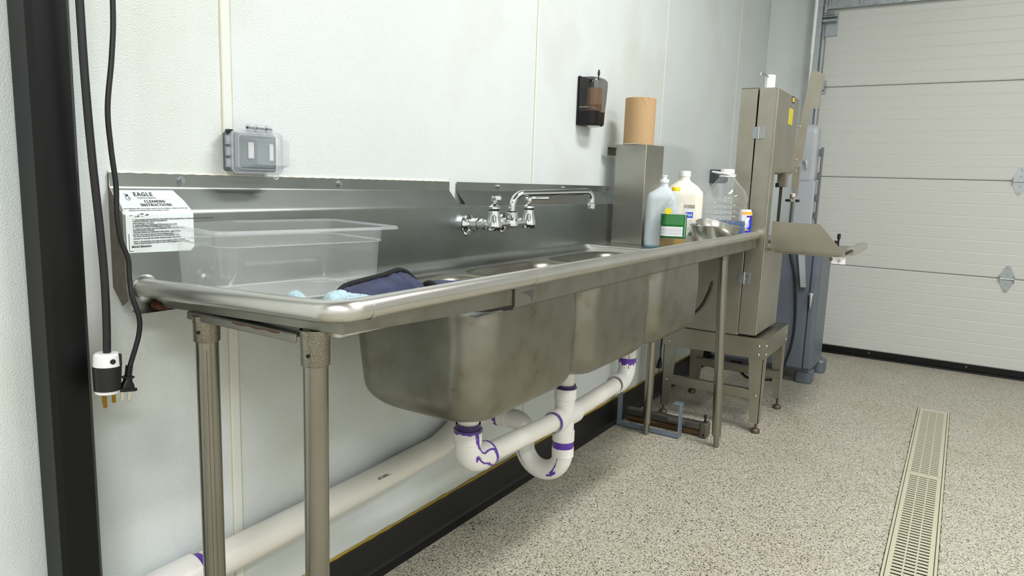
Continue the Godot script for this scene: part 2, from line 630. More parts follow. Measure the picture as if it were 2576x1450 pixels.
func room() -> void:
	var x0 := -3.0; var x1 := 5.36; var z1 := 4.6; var top := 3.2
	structure("floor", Shape.new().box(Vector3((x0 + x1) / 2 + 0.4, -0.1, z1 / 2), Vector3(x1 - x0 + 1.4, 0.2, z1 + 0.6)), M.floor)
	structure("ceiling", Shape.new().box(Vector3((x0 + x1) / 2, top + 0.08, z1 / 2), Vector3(x1 - x0 + 0.6, 0.16, z1 + 0.6)), M.ceiling)
	structure("wall_front", Shape.new().box(Vector3((x0 + x1) / 2, top / 2, z1 + 0.1), Vector3(x1 - x0 + 0.4, top, 0.2)), M.paint)
	structure("wall_left", Shape.new().box(Vector3(x0 - 0.1, top / 2, z1 / 2), Vector3(0.2, top, z1)), M.paint)
	# the wall behind the sink: boards with joint strips between them
	var wall := frame_of("wall_back")
	part("backing", Shape.new().box(Vector3((x0 + x1) / 2, top / 2, -0.075), Vector3(x1 - x0 + 0.4, top, 0.14)), M.paint, wall)
	var seams := [-2.72, -1.5, -0.28, 0.936, 2.176, 3.39, 4.645, 5.36]
	var from := x0
	for s in seams:
		if s > from:
			part("wall_board", Shape.new().box(Vector3((from + s) / 2, top / 2, -0.0025), Vector3(s - from - 0.004, top, 0.005), 0.001), M.board, wall)
		from = s
	for i in seams.size() - 1:
		var s: float = seams[i]
		var wide := 0.022 if i == 3 else 0.010
		part("joint_strip", Shape.new().box(Vector3(s + 0.004, top / 2 + 0.05, 0.001), Vector3(wide, top - 0.1, 0.005), 0.0015), M.strip, wall)
		var bead := Shape.new()
		for side in [-1.0, 1.0]:
			var pts := []
			for k in 61:
				var y := 0.11 + (top - 0.12) * k / 60.0
				pts.append(Vector3(s + 0.004 + side * (wide / 2 + 0.0008) + 0.0005 * sin(k * 2.1 + i), y, 0.0006))
			bead.tube(pts, 0.0016 if i == 3 else 0.0011, 6)
		part("sealant_bead", bead, M.caulk, wall)
	# black cove base, with the yellowed glue line above it
	var base := frame_of("baseboard_back")
	var prof := [Vector2(0.108, 0.0), Vector2(0.108, 0.010), Vector2(0.104, 0.012), Vector2(0.024, 0.014), Vector2(0.010, 0.020), Vector2(0.004, 0.032), Vector2(0.0, 0.040), Vector2(0.0, 0.0)]
	part("cove_strip", Shape.new().extrude_x(prof, x0, x1 - 0.004), M.cove, base)
	var glue := Shape.new()
	var rng := RandomNumberGenerator.new()
	rng.seed = 11
	var gp := []
	var gr := []
	for k in 380:
		var x := x0 + (x1 - x0) * k / 379.0
		gp.append(Vector3(x, 0.1085 + rng.randf_range(-0.001, 0.0012), 0.004))
		gr.append(0.0042 + rng.randf_range(-0.0012, 0.0016))
	glue.tube(gp, gr, 7)
	part("glue_line", glue, M.glue, base)
	# sealant along the top of the splashback
	var sp := []
	for k in 120:
		sp.append(Vector3(0.69 + 1.0 * k / 119.0, 1.111 + 0.0006 * sin(k * 1.7), 0.0015))
	part("splash_sealant", Shape.new().tube(sp, 0.0028, 6), M.cream, wall)
	# the far wall round the overhead door
	var far := frame_of("wall_right")
	part("wall_board", Shape.new().box(Vector3(x1 + 0.07, top / 2, 0.19), Vector3(0.14, top, 0.38)), M.board, far)
	part("header", Shape.new().box(Vector3(x1 + 0.07, (top + 2.42) / 2, 2.3), Vector3(0.14, top - 2.42, 3.84)), M.board, far)
	part("wall_board", Shape.new().box(Vector3(x1 + 0.07, top / 2, 4.45), Vector3(0.14, top, 0.5)), M.board, far)
	part("door_stop", Shape.new().box(Vector3(5.335, 1.22, 0.385), Vector3(0.05, 2.44, 0.03), 0.003), M.white, far)
	structure("baseboard_right", Shape.new().box(Vector3(5.352, 0.053, 0.185), Vector3(0.016, 0.106, 0.35), 0.003), M.cove)

func overhead_door() -> void:
	var x := 5.274; var z0 := 0.40; var z1 := 4.22
	var d := frame_of("door_1", Vector3(x, 0, (z0 + z1) / 2))
	var ys := [0.052, 0.6205, 1.218, 1.815, 2.412]
	for i in 4:
		var lo: float = ys[i] + 0.0016; var hi: float = ys[i + 1] - 0.0016
		# section outline in (x, y): ribbed front, flat back
		var p := PackedVector2Array()
		p.append(Vector2(x + 0.045, lo)); p.append(Vector2(x + 0.004, lo)); p.append(Vector2(x, lo + 0.006))
		var n := 8
		for k in range(1, n):
			var y := lo + (hi - lo) * k / n
			p.append(Vector2(x, y - 0.004)); p.append(Vector2(x + 0.0011, y - 0.0012)); p.append(Vector2(x + 0.0011, y + 0.0012)); p.append(Vector2(x, y + 0.004))
		p.append(Vector2(x, hi - 0.006)); p.append(Vector2(x + 0.004, hi)); p.append(Vector2(x + 0.045, hi))
		part("door_section", Shape.new().prism(p, z1 - z0, Transform3D(Basis(), Vector3(0, 0, z0))), M.door, d, "", 20.0)
	part("core", Shape.new().box(Vector3(x + 0.045, 1.22, (z0 + z1) / 2), Vector3(0.012, 2.38, z1 - z0 - 0.01)), M.grey_paint, d)
	var seal := PackedVector2Array([Vector2(x - 0.006, 0.054), Vector2(x - 0.006, 0.018), Vector2(x - 0.016, 0.012), Vector2(x - 0.018, 0.0), Vector2(x + 0.05, 0.0), Vector2(x + 0.05, 0.054)])
	part("bottom_seal", Shape.new().prism(seal, z1 - z0, Transform3D(Basis(), Vector3(0, 0, z0))), M.black, d, "black rubber seal")
	for z in [0.87, 1.43, 1.99, 2.55, 3.11]:
		part("seal_screw", Shape.new().cyl(Vector3(x - 0.006, 0.038, z), Vector3(x - 0.0085, 0.038, z), 0.005, 0.0035, 10), M.zinc, d)
	# galvanised strut near the top
	var strut := PackedVector2Array([Vector2(x, 2.315), Vector2(x - 0.045, 2.315), Vector2(x - 0.045, 2.327), Vector2(x - 0.006, 2.327), Vector2(x - 0.006, 2.385), Vector2(x - 0.045, 2.385), Vector2(x - 0.045, 2.397), Vector2(x, 2.397)])
	part("strut", Shape.new().prism(strut, z1 - z0, Transform3D(Basis(), Vector3(0, 0, z0))), M.zinc, d)
	for y in [0.6195, 1.2165, 1.815]:
		for z in [1.577, 2.75, 3.9]:
			hinge(Vector3(x, y, z), d)
		roller(Vector3(x, y, z0 + 0.03), d)
	# top corner fixture
	var s := Shape.new()
	s.box(Vector3(x - 0.004, 2.22, 0.43), Vector3(0.006, 0.15, 0.075), 0.001)
	s.box(Vector3(x - 0.03, 2.265, 0.42), Vector3(0.05, 0.006, 0.09), 0.001)
	s.box(Vector3(x - 0.03, 2.24, 0.42), Vector3(0.05, 0.02, 0.09), 0.004)
	s.cyl(Vector3(x - 0.05, 2.28, 0.38), Vector3(x - 0.05, 2.28, 0.45), 0.008, -1, 12)
	part("corner_bracket", s, M.zinc, d)
	# the vertical track beside the door, bolted to the wall
	var t := thing("door_track", "galvanised vertical roller track at the left edge of the overhead door", "track", Vector3(5.24, 0, 0.35))
	var c := PackedVector2Array([Vector2(5.215, 0.335), Vector2(5.265, 0.335), Vector2(5.265, 0.375), Vector2(5.258, 0.375), Vector2(5.258, 0.343), Vector2(5.222, 0.343), Vector2(5.222, 0.375), Vector2(5.215, 0.375)])
	var up := Transform3D(Basis(Vector3(1, 0, 0), Vector3(0, 0, 1), Vector3(0, 1, 0)), Vector3(0, 0.0, 0))
	part("channel", Shape.new().prism(c, 2.62, up), M.zinc, t)
	part("edge_tube", Shape.new().tube([Vector3(5.208, 0.0, 0.333), Vector3(5.208, 2.02, 0.333), Vector3(5.208, 2.03, 0.333), Vector3(5.208, 2.62, 0.333)], [0.008, 0.008, 0.011, 0.011], 12), M.white, t)
	for y in [0.5, 1.3, 1.93, 2.4]:
		var b := Shape.new()
		b.box(Vector3(5.31, y, 0.325), Vector3(0.09, 0.05, 0.006), 0.001)
		b.cyl(Vector3(5.25, y, 0.335), Vector3(5.25, y, 0.32), 0.008, -1, 6)
		part("wall_bracket", b, M.zinc, t)

func hinge(at: Vector3, d: Node) -> void:
	var plate := Shape.new()
	var leaf := PackedVector2Array([Vector2(-0.036, 0.004), Vector2(0.036, 0.004), Vector2(0.036, 0.026), Vector2(0.012, 0.078), Vector2(0.007, 0.084), Vector2(-0.007, 0.084), Vector2(-0.012, 0.078), Vector2(-0.036, 0.026)])
	# drawn in (z, y), thickness along -x
	var b := Basis(Vector3(0, 0, 1), Vector3(0, 1, 0), Vector3(-1, 0, 0))
	plate.prism(leaf, 0.003, Transform3D(b, at))
	plate.prism(leaf, 0.003, Transform3D(Basis(Vector3(0, 0, -1), Vector3(0, -1, 0), Vector3(-1, 0, 0)), at))
	for s in [-1.0, 1.0]:
		plate.box(at + Vector3(-0.010, 0, s * 0.037), Vector3(0.02, 0.046, 0.003), 0.001)
	var h := part("hinge", plate, M.zinc, d)
	part("hinge_pin", Shape.new().cyl(at + Vector3(-0.008, 0, -0.039), at + Vector3(-0.008, 0, 0.039), 0.0055, -1, 12), M.zinc, h)
	for y in [-0.07, -0.03, 0.03, 0.07]:
		part("bolt", Shape.new().cyl(at + Vector3(-0.003, y, 0), at + Vector3(-0.008, y, 0), 0.0065, 0.005, 6), M.zinc, h)

func roller(at: Vector3, d: Node) -> void:
	var s := Shape.new()
	s.box(at + Vector3(-0.004, 0, -0.012), Vector3(0.008, 0.085, 0.03), 0.002)
	s.box(at + Vector3(-0.022, 0, -0.016), Vector3(0.035, 0.05, 0.026), 0.004)
	s.cyl(at + Vector3(-0.03, 0, -0.05), at + Vector3(-0.03, 0, 0.01), 0.005, -1, 10)
	s.cyl(at + Vector3(-0.03, 0, -0.052), at + Vector3(-0.03, 0, -0.040), 0.02, -1, 16)
	part("roller_bracket", s, M.zinc, d)

func floor_drain() -> void:
	# a slotted channel grate let into the floor, parallel to the sink wall
	var z0 := 1.220; var z1 := 1.362; var zm := (z0 + z1) / 2
	var t := thing("trench_drain", "beige slotted channel grate set in the floor at right", "drain", Vector3(2.6, 0, zm))
	var xa := 1.0; var xb := 4.19
	var fr := Shape.new()
	fr.box(Vector3((xa + xb) / 2, 0.001, z0 + 0.004), Vector3(xb - xa, 0.008, 0.008), 0.001)
	fr.box(Vector3((xa + xb) / 2, 0.001, z1 - 0.004), Vector3(xb - xa, 0.008, 0.008), 0.001)
	fr.box(Vector3(xb - 0.003, 0.001, zm), Vector3(0.007, 0.008, z1 - z0), 0.001)
	part("channel_frame", fr, M.grate, t)
	part("channel_bed", Shape.new().box(Vector3((xa + xb) / 2, 0.0004, zm), Vector3(xb - xa, 0.0008, z1 - z0 - 0.004)), M.hole, t)
	var x := xb - 0.008
	while x > xa + 0.1:
		var lenx := minf(1.005, x - xa)
		grate_panel(x - lenx + 0.002, x - 0.002, z0 + 0.010, z1 - 0.010, t)
		x -= lenx
	# dark gap and crumbly sealant along the edges
	var rng := RandomNumberGenerator.new()
	rng.seed = 4
	var gap := Shape.new()
	for side in [z0 - 0.001, z1 + 0.001]:
		var pts := []; var rr := []
		for k in 260:
			pts.append(Vector3(xa + (xb + 0.01 - xa) * k / 259.0, 0.0, side + rng.randf_range(-0.0012, 0.0012)))
			rr.append(rng.randf_range(0.0006, 0.0028))
		gap.tube(pts, rr, 6)
	part("edge_dirt", gap, mat(Color(0.24, 0.22, 0.15), 0.9), t)

func grate_panel(xa: float, xb: float, za: float, zb: float, t: Node) -> void:
	var s := Shape.new()
	var y0 := 0.0034; var y1 := 0.0052
	var pitch := 0.0225; var slot := 0.0095
	var zs := []
	var mid := (za + zb) / 2
	var edge := 0.014; var rib := 0.0045
	var w := (zb - za - 2 * edge - 2 * rib) / 3
	# long ribs
	var zc := za
	for e in [edge, rib, rib, edge]:
		s.box(Vector3((xa + xb) / 2, (y0 + y1) / 2, zc + e / 2), Vector3(xb - xa, y1 - y0, e), 0.0006)
		zs.append(zc + e)
		zc += e + w
	var x := xa
	var n := int((xb - xa - 0.012) / pitch)
	var first := (xb - xa - n * pitch + slot) / 2
	for row in 3:
		var zz: float = zs[row] + w / 2
		s.box(Vector3(xa + (first - slot) / 2, (y0 + y1) / 2, zz), Vector3(first - slot, y1 - y0, w))
		for k in n - 1:
			s.box(Vector3(xa + first + k * pitch + (pitch - slot) / 2, (y0 + y1) / 2, zz), Vector3(pitch - slot, y1 - y0, w))
		var last := xa + first + (n - 1) * pitch
		s.box(Vector3((last + xb) / 2, (y0 + y1) / 2, zz), Vector3(xb - last, y1 - y0, w))
	part("grate", s, M.grate, t, "", 30.0)
	mid = mid
	x = x

func post_and_cords() -> void:
	var t := thing("steel_post", "black painted square steel post standing against the white wall at left", "post", Vector3(0.575, 0, 0.04))
	var s := Shape.new()
	s.box(Vector3(0.576, 1.6, 0.0365), Vector3(0.066, 3.2, 0.071), 0.008)
	part("column", s, M.black, t)
	# heavy cord with a big plug
	var z := 0.115
	var k := thing("power_cord", "thick black cord hanging beside the post, with a white-and-black plug", "power cord", Vector3(0.607, 0.74, z), "hanging cords")
	var p := curve([Vector3(0.604, 3.15, 0.115), Vector3(0.601, 2.2, 0.115), Vector3(0.6, 1.6, z), Vector3(0.6005, 1.377, z), Vector3(0.602, 1.25, z), Vector3(0.606, 1.132, z), Vector3(0.612, 1.02, z), Vector3(0.615, 0.937, z), Vector3(0.6145, 0.86, z), Vector3(0.612, 0.80, z)], 8)
	part("cord", Shape.new().tube(p, 0.0062, 12), M.rubber, k)
	var top := Vector3(0.612, 0.808, z); var dn := Vector3(-0.035, -1.0, 0.0).normalized()
	var at := func(d: float) -> Vector3: return top + dn * d
	part("plug_cap", Shape.new().lathe_on(at.call(0.0), at.call(0.024), [Vector2(0.017, 0), Vector2(0.0205, 0.003), Vector2(0.0215, 0.022)], 28), M.white, k, "white clamp half")
	part("clamp_gap", Shape.new().box(at.call(0.012) + Vector3(0.0135, 0, 0.0135), Vector3(0.005, 0.021, 0.010), 0.001), M.dark, k)
	part("clamp_screw", Shape.new().cyl(at.call(0.012) + Vector3(-0.001, 0, 0.0190), at.call(0.012) + Vector3(-0.001, 0, 0.0218), 0.0045, -1, 14), M.dark, k)
	part("plug_body", Shape.new().lathe_on(at.call(0.022), at.call(0.066), [Vector2(0.0218, 0), Vector2(0.0222, 0.004), Vector2(0.0205, 0.042)], 28), M.rubber, k, "black plug half")
	part("plug_face", Shape.new().lathe_on(at.call(0.063), at.call(0.071), [Vector2(0.0195, 0), Vector2(0.019, 0.006), Vector2(0.016, 0.008)], 28), M.white, k)
	for q in [[-0.008, 0.007, 0.024], [-0.004, -0.004, 0.019], [0.009, 0.003, 0.020]]:
		var c: Vector3 = at.call(0.069) + Vector3(q[0], 0, q[1])
		part("prong", Shape.new().box(c + dn * q[2] / 2, Vector3(0.0065, q[2], 0.002), 0.0006), M.brass, k, "brass prong")
	# thin cord with a flat two-blade plug
	var k2 := thing("power_cord", "thin black cord looping past the sink's end, with a two-pin plug", "power cord", Vector3(0.645, 0.74, z), "hanging cords")
	p = curve([Vector3(0.66, 3.15, 0.115), Vector3(0.655, 2.2, 0.115), Vector3(0.652, 1.6, z), Vector3(0.652, 1.386, z), Vector3(0.646, 1.30, z), Vector3(0.635, 1.216, z), Vector3(0.637, 1.15, z), Vector3(0.642, 1.09, z), Vector3(0.641, 1.045, z), Vector3(0.645, 1.0, z), Vector3(0.656, 0.965, z), Vector3(0.657, 0.93, z), Vector3(0.658, 0.90, z + 0.004), Vector3(0.666, 0.862, z + 0.008), Vector3(0.666, 0.83, z + 0.004), Vector3(0.655, 0.79, z), Vector3(0.648, 0.772, z)], 8)
	part("cord", Shape.new().tube(p, 0.0043, 10), M.rubber, k2)
	var a := Vector3(0.649, 0.778, z); var d2 := Vector3(-0.16, -1.0, 0.0).normalized()
	var pr := []
	for i in 6:
		pr.append(Vector2(0.0062, i * 0.0032)); pr.append(Vector2(0.0062, i * 0.0032 + 0.0017)); pr.append(Vector2(0.0047, i * 0.0032 + 0.0019)); pr.append(Vector2(0.0047, i * 0.0032 + 0.003))
	part("strain_relief", Shape.new().lathe_on(a, a + d2, pr, 16), M.rubber, k2)
	var b0 := a + d2 * 0.018
	var rings := []
	var side := Vector3(1, -0.16, 0).normalized()
	for q in [[0.0, 0.007, 0.006], [0.001, 0.010, 0.007], [0.003, 0.010, 0.007], [0.0055, 0.0068, 0.006], [0.010, 0.0075, 0.0065], [0.016, 0.0108, 0.0075], [0.021, 0.0115, 0.008], [0.0215, 0.0150, 0.010], [0.0245, 0.0155, 0.0105], [0.0265, 0.0145, 0.0095]]:
		var rg := PackedVector3Array()
		for e in rrect(q[1] * 2, q[2] * 2, 0.005, 4):
			rg.append(b0 + d2 * q[0] + side * e.x + Vector3(0, 0, e.y))
		rings.append(rg)
	part("plug_body", Shape.new().loft(rings), M.rubber, k2)
	for sgn in [-1.0, 1.0]:
		part("prong", Shape.new().box(b0 + d2 * 0.035 + side * sgn * 0.0062, Vector3(0.0016, 0.018, 0.0062), 0.0005, Basis(Vector3(0, 0, -1), 0.16) * Basis(Vector3.UP, 0.8)), M.nickel, k2)

# the rim stands a little higher towards the front
func lift(z: float) -> float:
	return 0.034 * (z - 0.555)

func rim_ring(px: float, pz: float, n: Vector2) -> PackedVector3Array:
	# section of the rolled rim: n points out of the sink in plan
	var out := PackedVector3Array()
	var y0 := lift(pz)
	var sec := [Vector2(-0.0215, 0.9015)]
	for k in 15:
		var a := deg_to_rad(-112.0 + k * 18.0)
		sec.append(Vector2(-0.0175 + 0.0175 * cos(a), 0.9185 + 0.0175 * sin(a)))
	sec.append(Vector2(-0.040, 0.921))
	sec.append(Vector2(-0.046, 0.900))
	sec.append(Vector2(-0.048, 0.872))
	for q in sec:
		out.append(Vector3(px + n.x * q.x, q.y + y0 * clampf((q.y - 0.86) / 0.04, 0.0, 1.0), pz + n.y * q.x))
	return out

func sink() -> void:
	var t := thing("sink", "long stainless three-bowl sink with two drainboards and a tall splashback", "sink", Vector3(1.95, 0, 0.3))
	var xl := 0.700; var xr := 3.215; var zf := 0.575; var zm := 0.045
	# -- rolled rim, outer line: left side, front, right side
	var r := 0.055
	var rings := []
	for k in 9:
		rings.append(rim_ring(xl, 0.05 + (zf - r - 0.05) * k / 8.0, Vector2(-1, 0)))
	for k in range(1, 9):
		var a := PI / 2 * k / 8.0
		rings.append(rim_ring(xl + r - r * cos(a), zf - r + r * sin(a), Vector2(-cos(a), sin(a))))
	for k in range(1, 25):
		rings.append(rim_ring(xl + r + (xr - xl - 2 * r) * k / 24.0, zf, Vector2(0, 1)))
	for k in range(1, 9):
		var a := PI / 2 * k / 8.0
		rings.append(rim_ring(xr - r + r * sin(a), zf - r + r * cos(a), Vector2(sin(a), cos(a))))
	for k in range(1, 7):
		rings.append(rim_ring(xr, zf - r + (0.05 - zf + r) * k / 6.0, Vector2(1, 0)))
	var s := Shape.new()
	s.mark()
	var nn: int = rings[0].size()
	for j in rings.size() - 1:
		for k in nn - 1:
			s.quad(rings[j][k], rings[j][k + 1], rings[j + 1][k + 1], rings[j + 1][k])
	s.face(Vector3.UP)
	# a weld mark on the roll
	s.lathe_on(Vector3(1.262, 0.9185, zf - 0.0175), Vector3(1.272, 0.9185, zf - 0.0175), [Vector2(0.0176, 0), Vector2(0.0179, 0.003), Vector2(0.0179, 0.007), Vector2(0.0176, 0.01)], 24, false)
	s.lathe_on(Vector3(0.775, 0.9185, zf - 0.0175), Vector3(0.787, 0.9185, zf - 0.0175), [Vector2(0.0176, 0), Vector2(0.0178, 0.004), Vector2(0.0178, 0.008), Vector2(0.0176, 0.012)], 24, false)
	part("rolled_rim", s, M.rim, t)
	# -- aprons under the rim
	var za := 0.553
	s = Shape.new()
	var step := 12
	s.mark()
	for k in step:   # front, left length: its lower edge runs out of level
		var x0 := 0.732 + (1.200 - 0.732) * k / step; var x1 := 0.732 + (1.200 - 0.732) * (k + 1) / step
		var y0 := lerpf(0.884, 0.866, float(k) / step); var y1 := lerpf(0.884, 0.866, float(k + 1) / step)
		s.quad(Vector3(x0, 0.905, za), Vector3(x1, 0.905, za), Vector3(x1, y1, za), Vector3(x0, y0, za))
		s.quad(Vector3(x0, y0, za), Vector3(x1, y1, za), Vector3(x1, y1 - 0.003, za - 0.012), Vector3(x0, y0 - 0.003, za - 0.012))
	s.face(Vector3(0, 0, 1))
	s.mark()
	for k in step:   # left end
		var z0 := 0.05 + (za - 0.05) * k / step; var z1 := 0.05 + (za - 0.05) * (k + 1) / step
		s.quad(Vector3(0.732, 0.905 + lift(z0), z0), Vector3(0.732, 0.905 + lift(z1), z1), Vector3(0.732, 0.884 + lift(z1), z1), Vector3(0.732, 0.884 + lift(z0), z0))
		s.quad(Vector3(0.732, 0.884 + lift(z0), z0), Vector3(0.732, 0.884 + lift(z1), z1), Vector3(0.744, 0.880 + lift(z1), z1), Vector3(0.744, 0.880 + lift(z0), z0))
	s.face(Vector3(-1, 0, 0))
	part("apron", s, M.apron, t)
	s = Shape.new()
	s.strip([Vector2(0.905, 0.557), Vector2(0.868, 0.558), Vector2(0.862, 0.557), Vector2(0.858, 0.552), Vector2(0.856, 0.540)], 1.203, 3.18, Vector3(0, 0, 1))
	s.mark()
	s.quad(Vector3(1.203, 0.905, 0.557), Vector3(1.203, 0.862, 0.557), Vector3(1.203, 0.862, 0.53), Vector3(1.203, 0.905, 0.53))
	s.quad(Vector3(3.18, 0.905, 0.557), Vector3(3.18, 0.862, 0.557), Vector3(3.18, 0.885, 0.05), Vector3(3.18, 0.905, 0.05))
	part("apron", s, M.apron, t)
	part("apron_gap", Shape.new().prism(PackedVector2Array([Vector2(1.118, 0.8692), Vector2(1.2025, 0.8668), Vector2(1.2025, 0.8570), Vector2(1.170, 0.8595)]), 0.002, Transform3D(Basis(), Vector3(0, 0, 0.5525))), M.hole, t)
	# a torn sticker on the front apron
	var torn := PackedVector2Array([Vector2(1.228, 0.8905), Vector2(1.276, 0.8905), Vector2(1.277, 0.8680), Vector2(1.270, 0.8680), Vector2(1.268, 0.8765), Vector2(1.258, 0.8830), Vector2(1.243, 0.8865)])
	part("torn_sticker", Shape.new().prism(torn, 0.0004, Transform3D(Basis(), Vector3(0, 0, 0.5581))), mat(Color(0.30, 0.30, 0.29), 0.5), t)
	# -- drainboards and the deck round the bowls
	s = Shape.new()
	s.grid(6, 4, func(a: float, b: float): return Vector3(lerpf(0.742, 1.076, a), 0.886 - 0.006 * a, lerpf(zm, 0.53, b)), Vector3.UP)
	s.grid(1, 4, func(a: float, b: float): return Vector3(1.076 + 0.006 * a, 0.880 - 0.022 * a, lerpf(zm, 0.53, b)), Vector3.UP)
	part("drainboard", s, M.rim, t)
	s = Shape.new()
	s.grid(4, 4, func(a: float, b: float): return Vector3(lerpf(2.536, 3.172, a), 0.873, lerpf(zm, 0.53, b)), Vector3.UP)
	s.tube([Vector3(2.532, 0.8735, zm + 0.004), Vector3(2.532, 0.8735, 0.53)], 0.004, 10)
	s.grid(1, 4, func(a: float, b: float): return Vector3(2.529 - 0.003 * a, 0.872 - 0.0145 * a, lerpf(zm, 0.53, b)), Vector3.UP)
	part("drainboard", s, M.rim, t)
	var cells := [[1.082, 1.572, 1.100, 1.567], [1.572, 2.049, 1.577, 2.045], [2.049, 2.526, 2.053, 2.515]]
	var deck := Shape.new()
	deck.mark()
	for c in cells:
		var cx: float = (c[2] + c[3]) / 2; var w: float = c[3] - c[2]
		var zc := 0.3615; var dz := 0.363
		var hole := ring(Vector3(cx, 0.8575, zc - 0.035), w + 0.002, dz + 0.070, 0.095, 0.0, 10)
		var lo := Vector2(c[0], zm); var hi := Vector2(c[1], 0.546)
		var n := hole.size()
		var proj := func(p: Vector3) -> Vector3:
			var d := Vector2(p.x - cx, p.z - zc)
			var kx: float = (hi.x - cx if d.x > 0 else lo.x - cx) / d.x if absf(d.x) > 1e-5 else 1e9
			var kz: float = (hi.y - zc if d.y > 0 else lo.y - zc) / d.y if absf(d.y) > 1e-5 else 1e9
			var k := minf(kx, kz)
			return Vector3(cx + d.x * k, 0.8575, zc + d.y * k)
		for k in n:
			var a := hole[k]; var b := hole[(k + 1) % n]
			var pa: Vector3 = proj.call(a); var pb: Vector3 = proj.call(b)
			deck.quad(a, b, pb, pa)
			if absf(pa.x - pb.x) > 1e-4 and absf(pa.z - pb.z) > 1e-4:
				var corner := Vector3(hi.x if (pa.x + pb.x) / 2 > cx else lo.x, 0.8575, hi.y if (pa.z + pb.z) / 2 > zc else lo.y)
				deck.tri(pa, pb, corner)
		# the bowl: rolled mouth, nearly upright walls, rounded floor
		var bw := Shape.new()
		var rr := []
		for q in [[0.8575, 0.002, 0.070, -0.035, 0.095], [0.8562, -0.005, 0.062, -0.031, 0.092], [0.852, -0.010, 0.052, -0.026, 0.088], [0.842, -0.012, 0.038, -0.019, 0.084], [0.82, -0.006, 0.022, -0.011, 0.078], [0.77, -0.002, 0.006, -0.003, 0.074], [0.70, -0.006, -0.006, 0.0, 0.074], [0.668, -0.010, -0.008, 0.001, 0.076]]:
			rr.append(ring(Vector3(cx, q[0], zc + q[3]), w + q[1], dz + q[2], q[4], 0.0, 10))
		for k in range(1, 8):
			var a := PI / 2 * k / 7.0
			var inn := 0.064 * (1.0 - cos(a))
			rr.append(ring(Vector3(cx, 0.668 - 0.064 * sin(a), zc + 0.001), w - 0.010 - 2 * inn, dz - 0.008 - 2 * inn, 0.076, 0.0, 10))
		rr.append(ring(Vector3(cx, 0.600, zc), 0.09, 0.09, 0.044, 0.0, 10))
		bw.loft(rr, false, true, false)
		bw.face(Vector3.UP)
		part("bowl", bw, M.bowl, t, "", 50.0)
	deck.face(Vector3.UP)
	part("deck", deck, M.rim, t)
	# -- splashback: flange on the wall, a slope, the upright face, a cove down to the deck
	var prof := [Vector2(1.110, 0.004), Vector2(1.086, 0.004), Vector2(1.0835, 0.0047), Vector2(1.0805, 0.0068)]
	var low := [Vector2(1.0445, 0.0388), Vector2(1.0395, 0.0430), Vector2(1.0365, 0.0444), Vector2(1.0335, 0.045), Vector2(0.888, 0.046), Vector2(0.876, 0.048), Vector2(0.866, 0.054), Vector2(0.860, 0.062), Vector2(0.8575, 0.075)]
	s = Shape.new()
	s.strip(prof + low, 0.690, 1.693, Vector3(0, 0, 1))
	s.strip(low, 1.693, 1.728, Vector3(0, 0, 1))
	s.strip(prof + low, 1.728, 3.21, Vector3(0, 0, 1))
	part("splashback", s, M.splash, t)
	var cap := PackedVector2Array([Vector2(0.0, 1.108), Vector2(0.005, 1.108), Vector2(0.005, 1.085), Vector2(0.045, 1.036), Vector2(0.046, 0.878), Vector2(0.03, 0.868), Vector2(0.0, 0.90)])
	var zy := Basis(Vector3(0, 0, 1), Vector3(0, 1, 0), Vector3(1, 0, 0))
	for x in [0.6885, 3.2085]:
		part("splash_end", Shape.new().prism(cap, 0.0015, Transform3D(zy, Vector3(x, 0, 0))), M.worn, t)
	# rounded end of the rim against the splashback
	part("rim_end", Shape.new().lathe_on(Vector3(0.726, 0.897, 0.046), Vector3(0.726, 0.897, 0.08), [Vector2(0.028, 0), Vector2(0.0275, 0.006), Vector2(0.022, 0.016), Vector2(0.012, 0.022), Vector2(0.0, 0.024)], 20), M.rim, t)
	part("rust_stain", Shape.new().box(Vector3(0.738, 0.868, 0.070), Vector3(0.028, 0.016, 0.03), 0.005), M.rust, t, "rusty bracket under the left rim")
	for x in [0.829, 1.248, 1.956, 2.405, 2.812]:
		var b := Shape.new()
		b.cyl(Vector3(x, 1.0975, 0.004), Vector3(x, 1.0975, 0.0060), 0.0085, 0.008, 20)
		b.cyl(Vector3(x, 1.0975, 0.0060), Vector3(x, 1.0975, 0.0115), 0.0056, 0.0050, 6)
		part("bolt", b, M.zinc, t, "", 25.0)
	label(t)
	# -- legs: cast socket, tube and bullet foot
	leg(t, Vector3(0.7435, 0.8805, 0.48), Vector3(0.7435, 0.0, 0.48), true)
	leg(t, Vector3(0.7435, 0.866, 0.20), Vector3(0.7435, 0.0, 0.20), true)
	leg(t, Vector3(2.930, 0.862, 0.488), Vector3(2.961, 0.0, 0.514), false)
	leg(t, Vector3(2.925, 0.866, 0.206), Vector3(2.922, 0.0, 0.206), false)
	for x in [0.7435, 2.928]:
		var g := Shape.new()
		var zl := 0.315 if x < 1.0 else 0.335; var gl := 0.285
		g.box(Vector3(x + 0.007, 0.8690, zl), Vector3(0.052, 0.006, gl), 0.002)
		g.box(Vector3(x - 0.018, 0.8645, zl), Vector3(0.004, 0.014, gl), 0.0015)
		g.box(Vector3(x + 0.031, 0.8645, zl), Vector3(0.004, 0.014, gl), 0.0015)
		var gp := part("gusset_channel", g, M.apron, t)
		if x < 1.0:
			var rs := Shape.new()
			rs.grid(14, 1, func(a: float, b: float): return Vector3(x - 0.0204, 0.8705 - b * (0.002 + 0.002 * absf(sin(a * 9.0))), 0.30 + 0.12 * a), Vector3(-1, 0, 0))
			part("rust_streak", rs, sheet(mat(Color(0.28, 0.20, 0.13), 0.8)), gp)

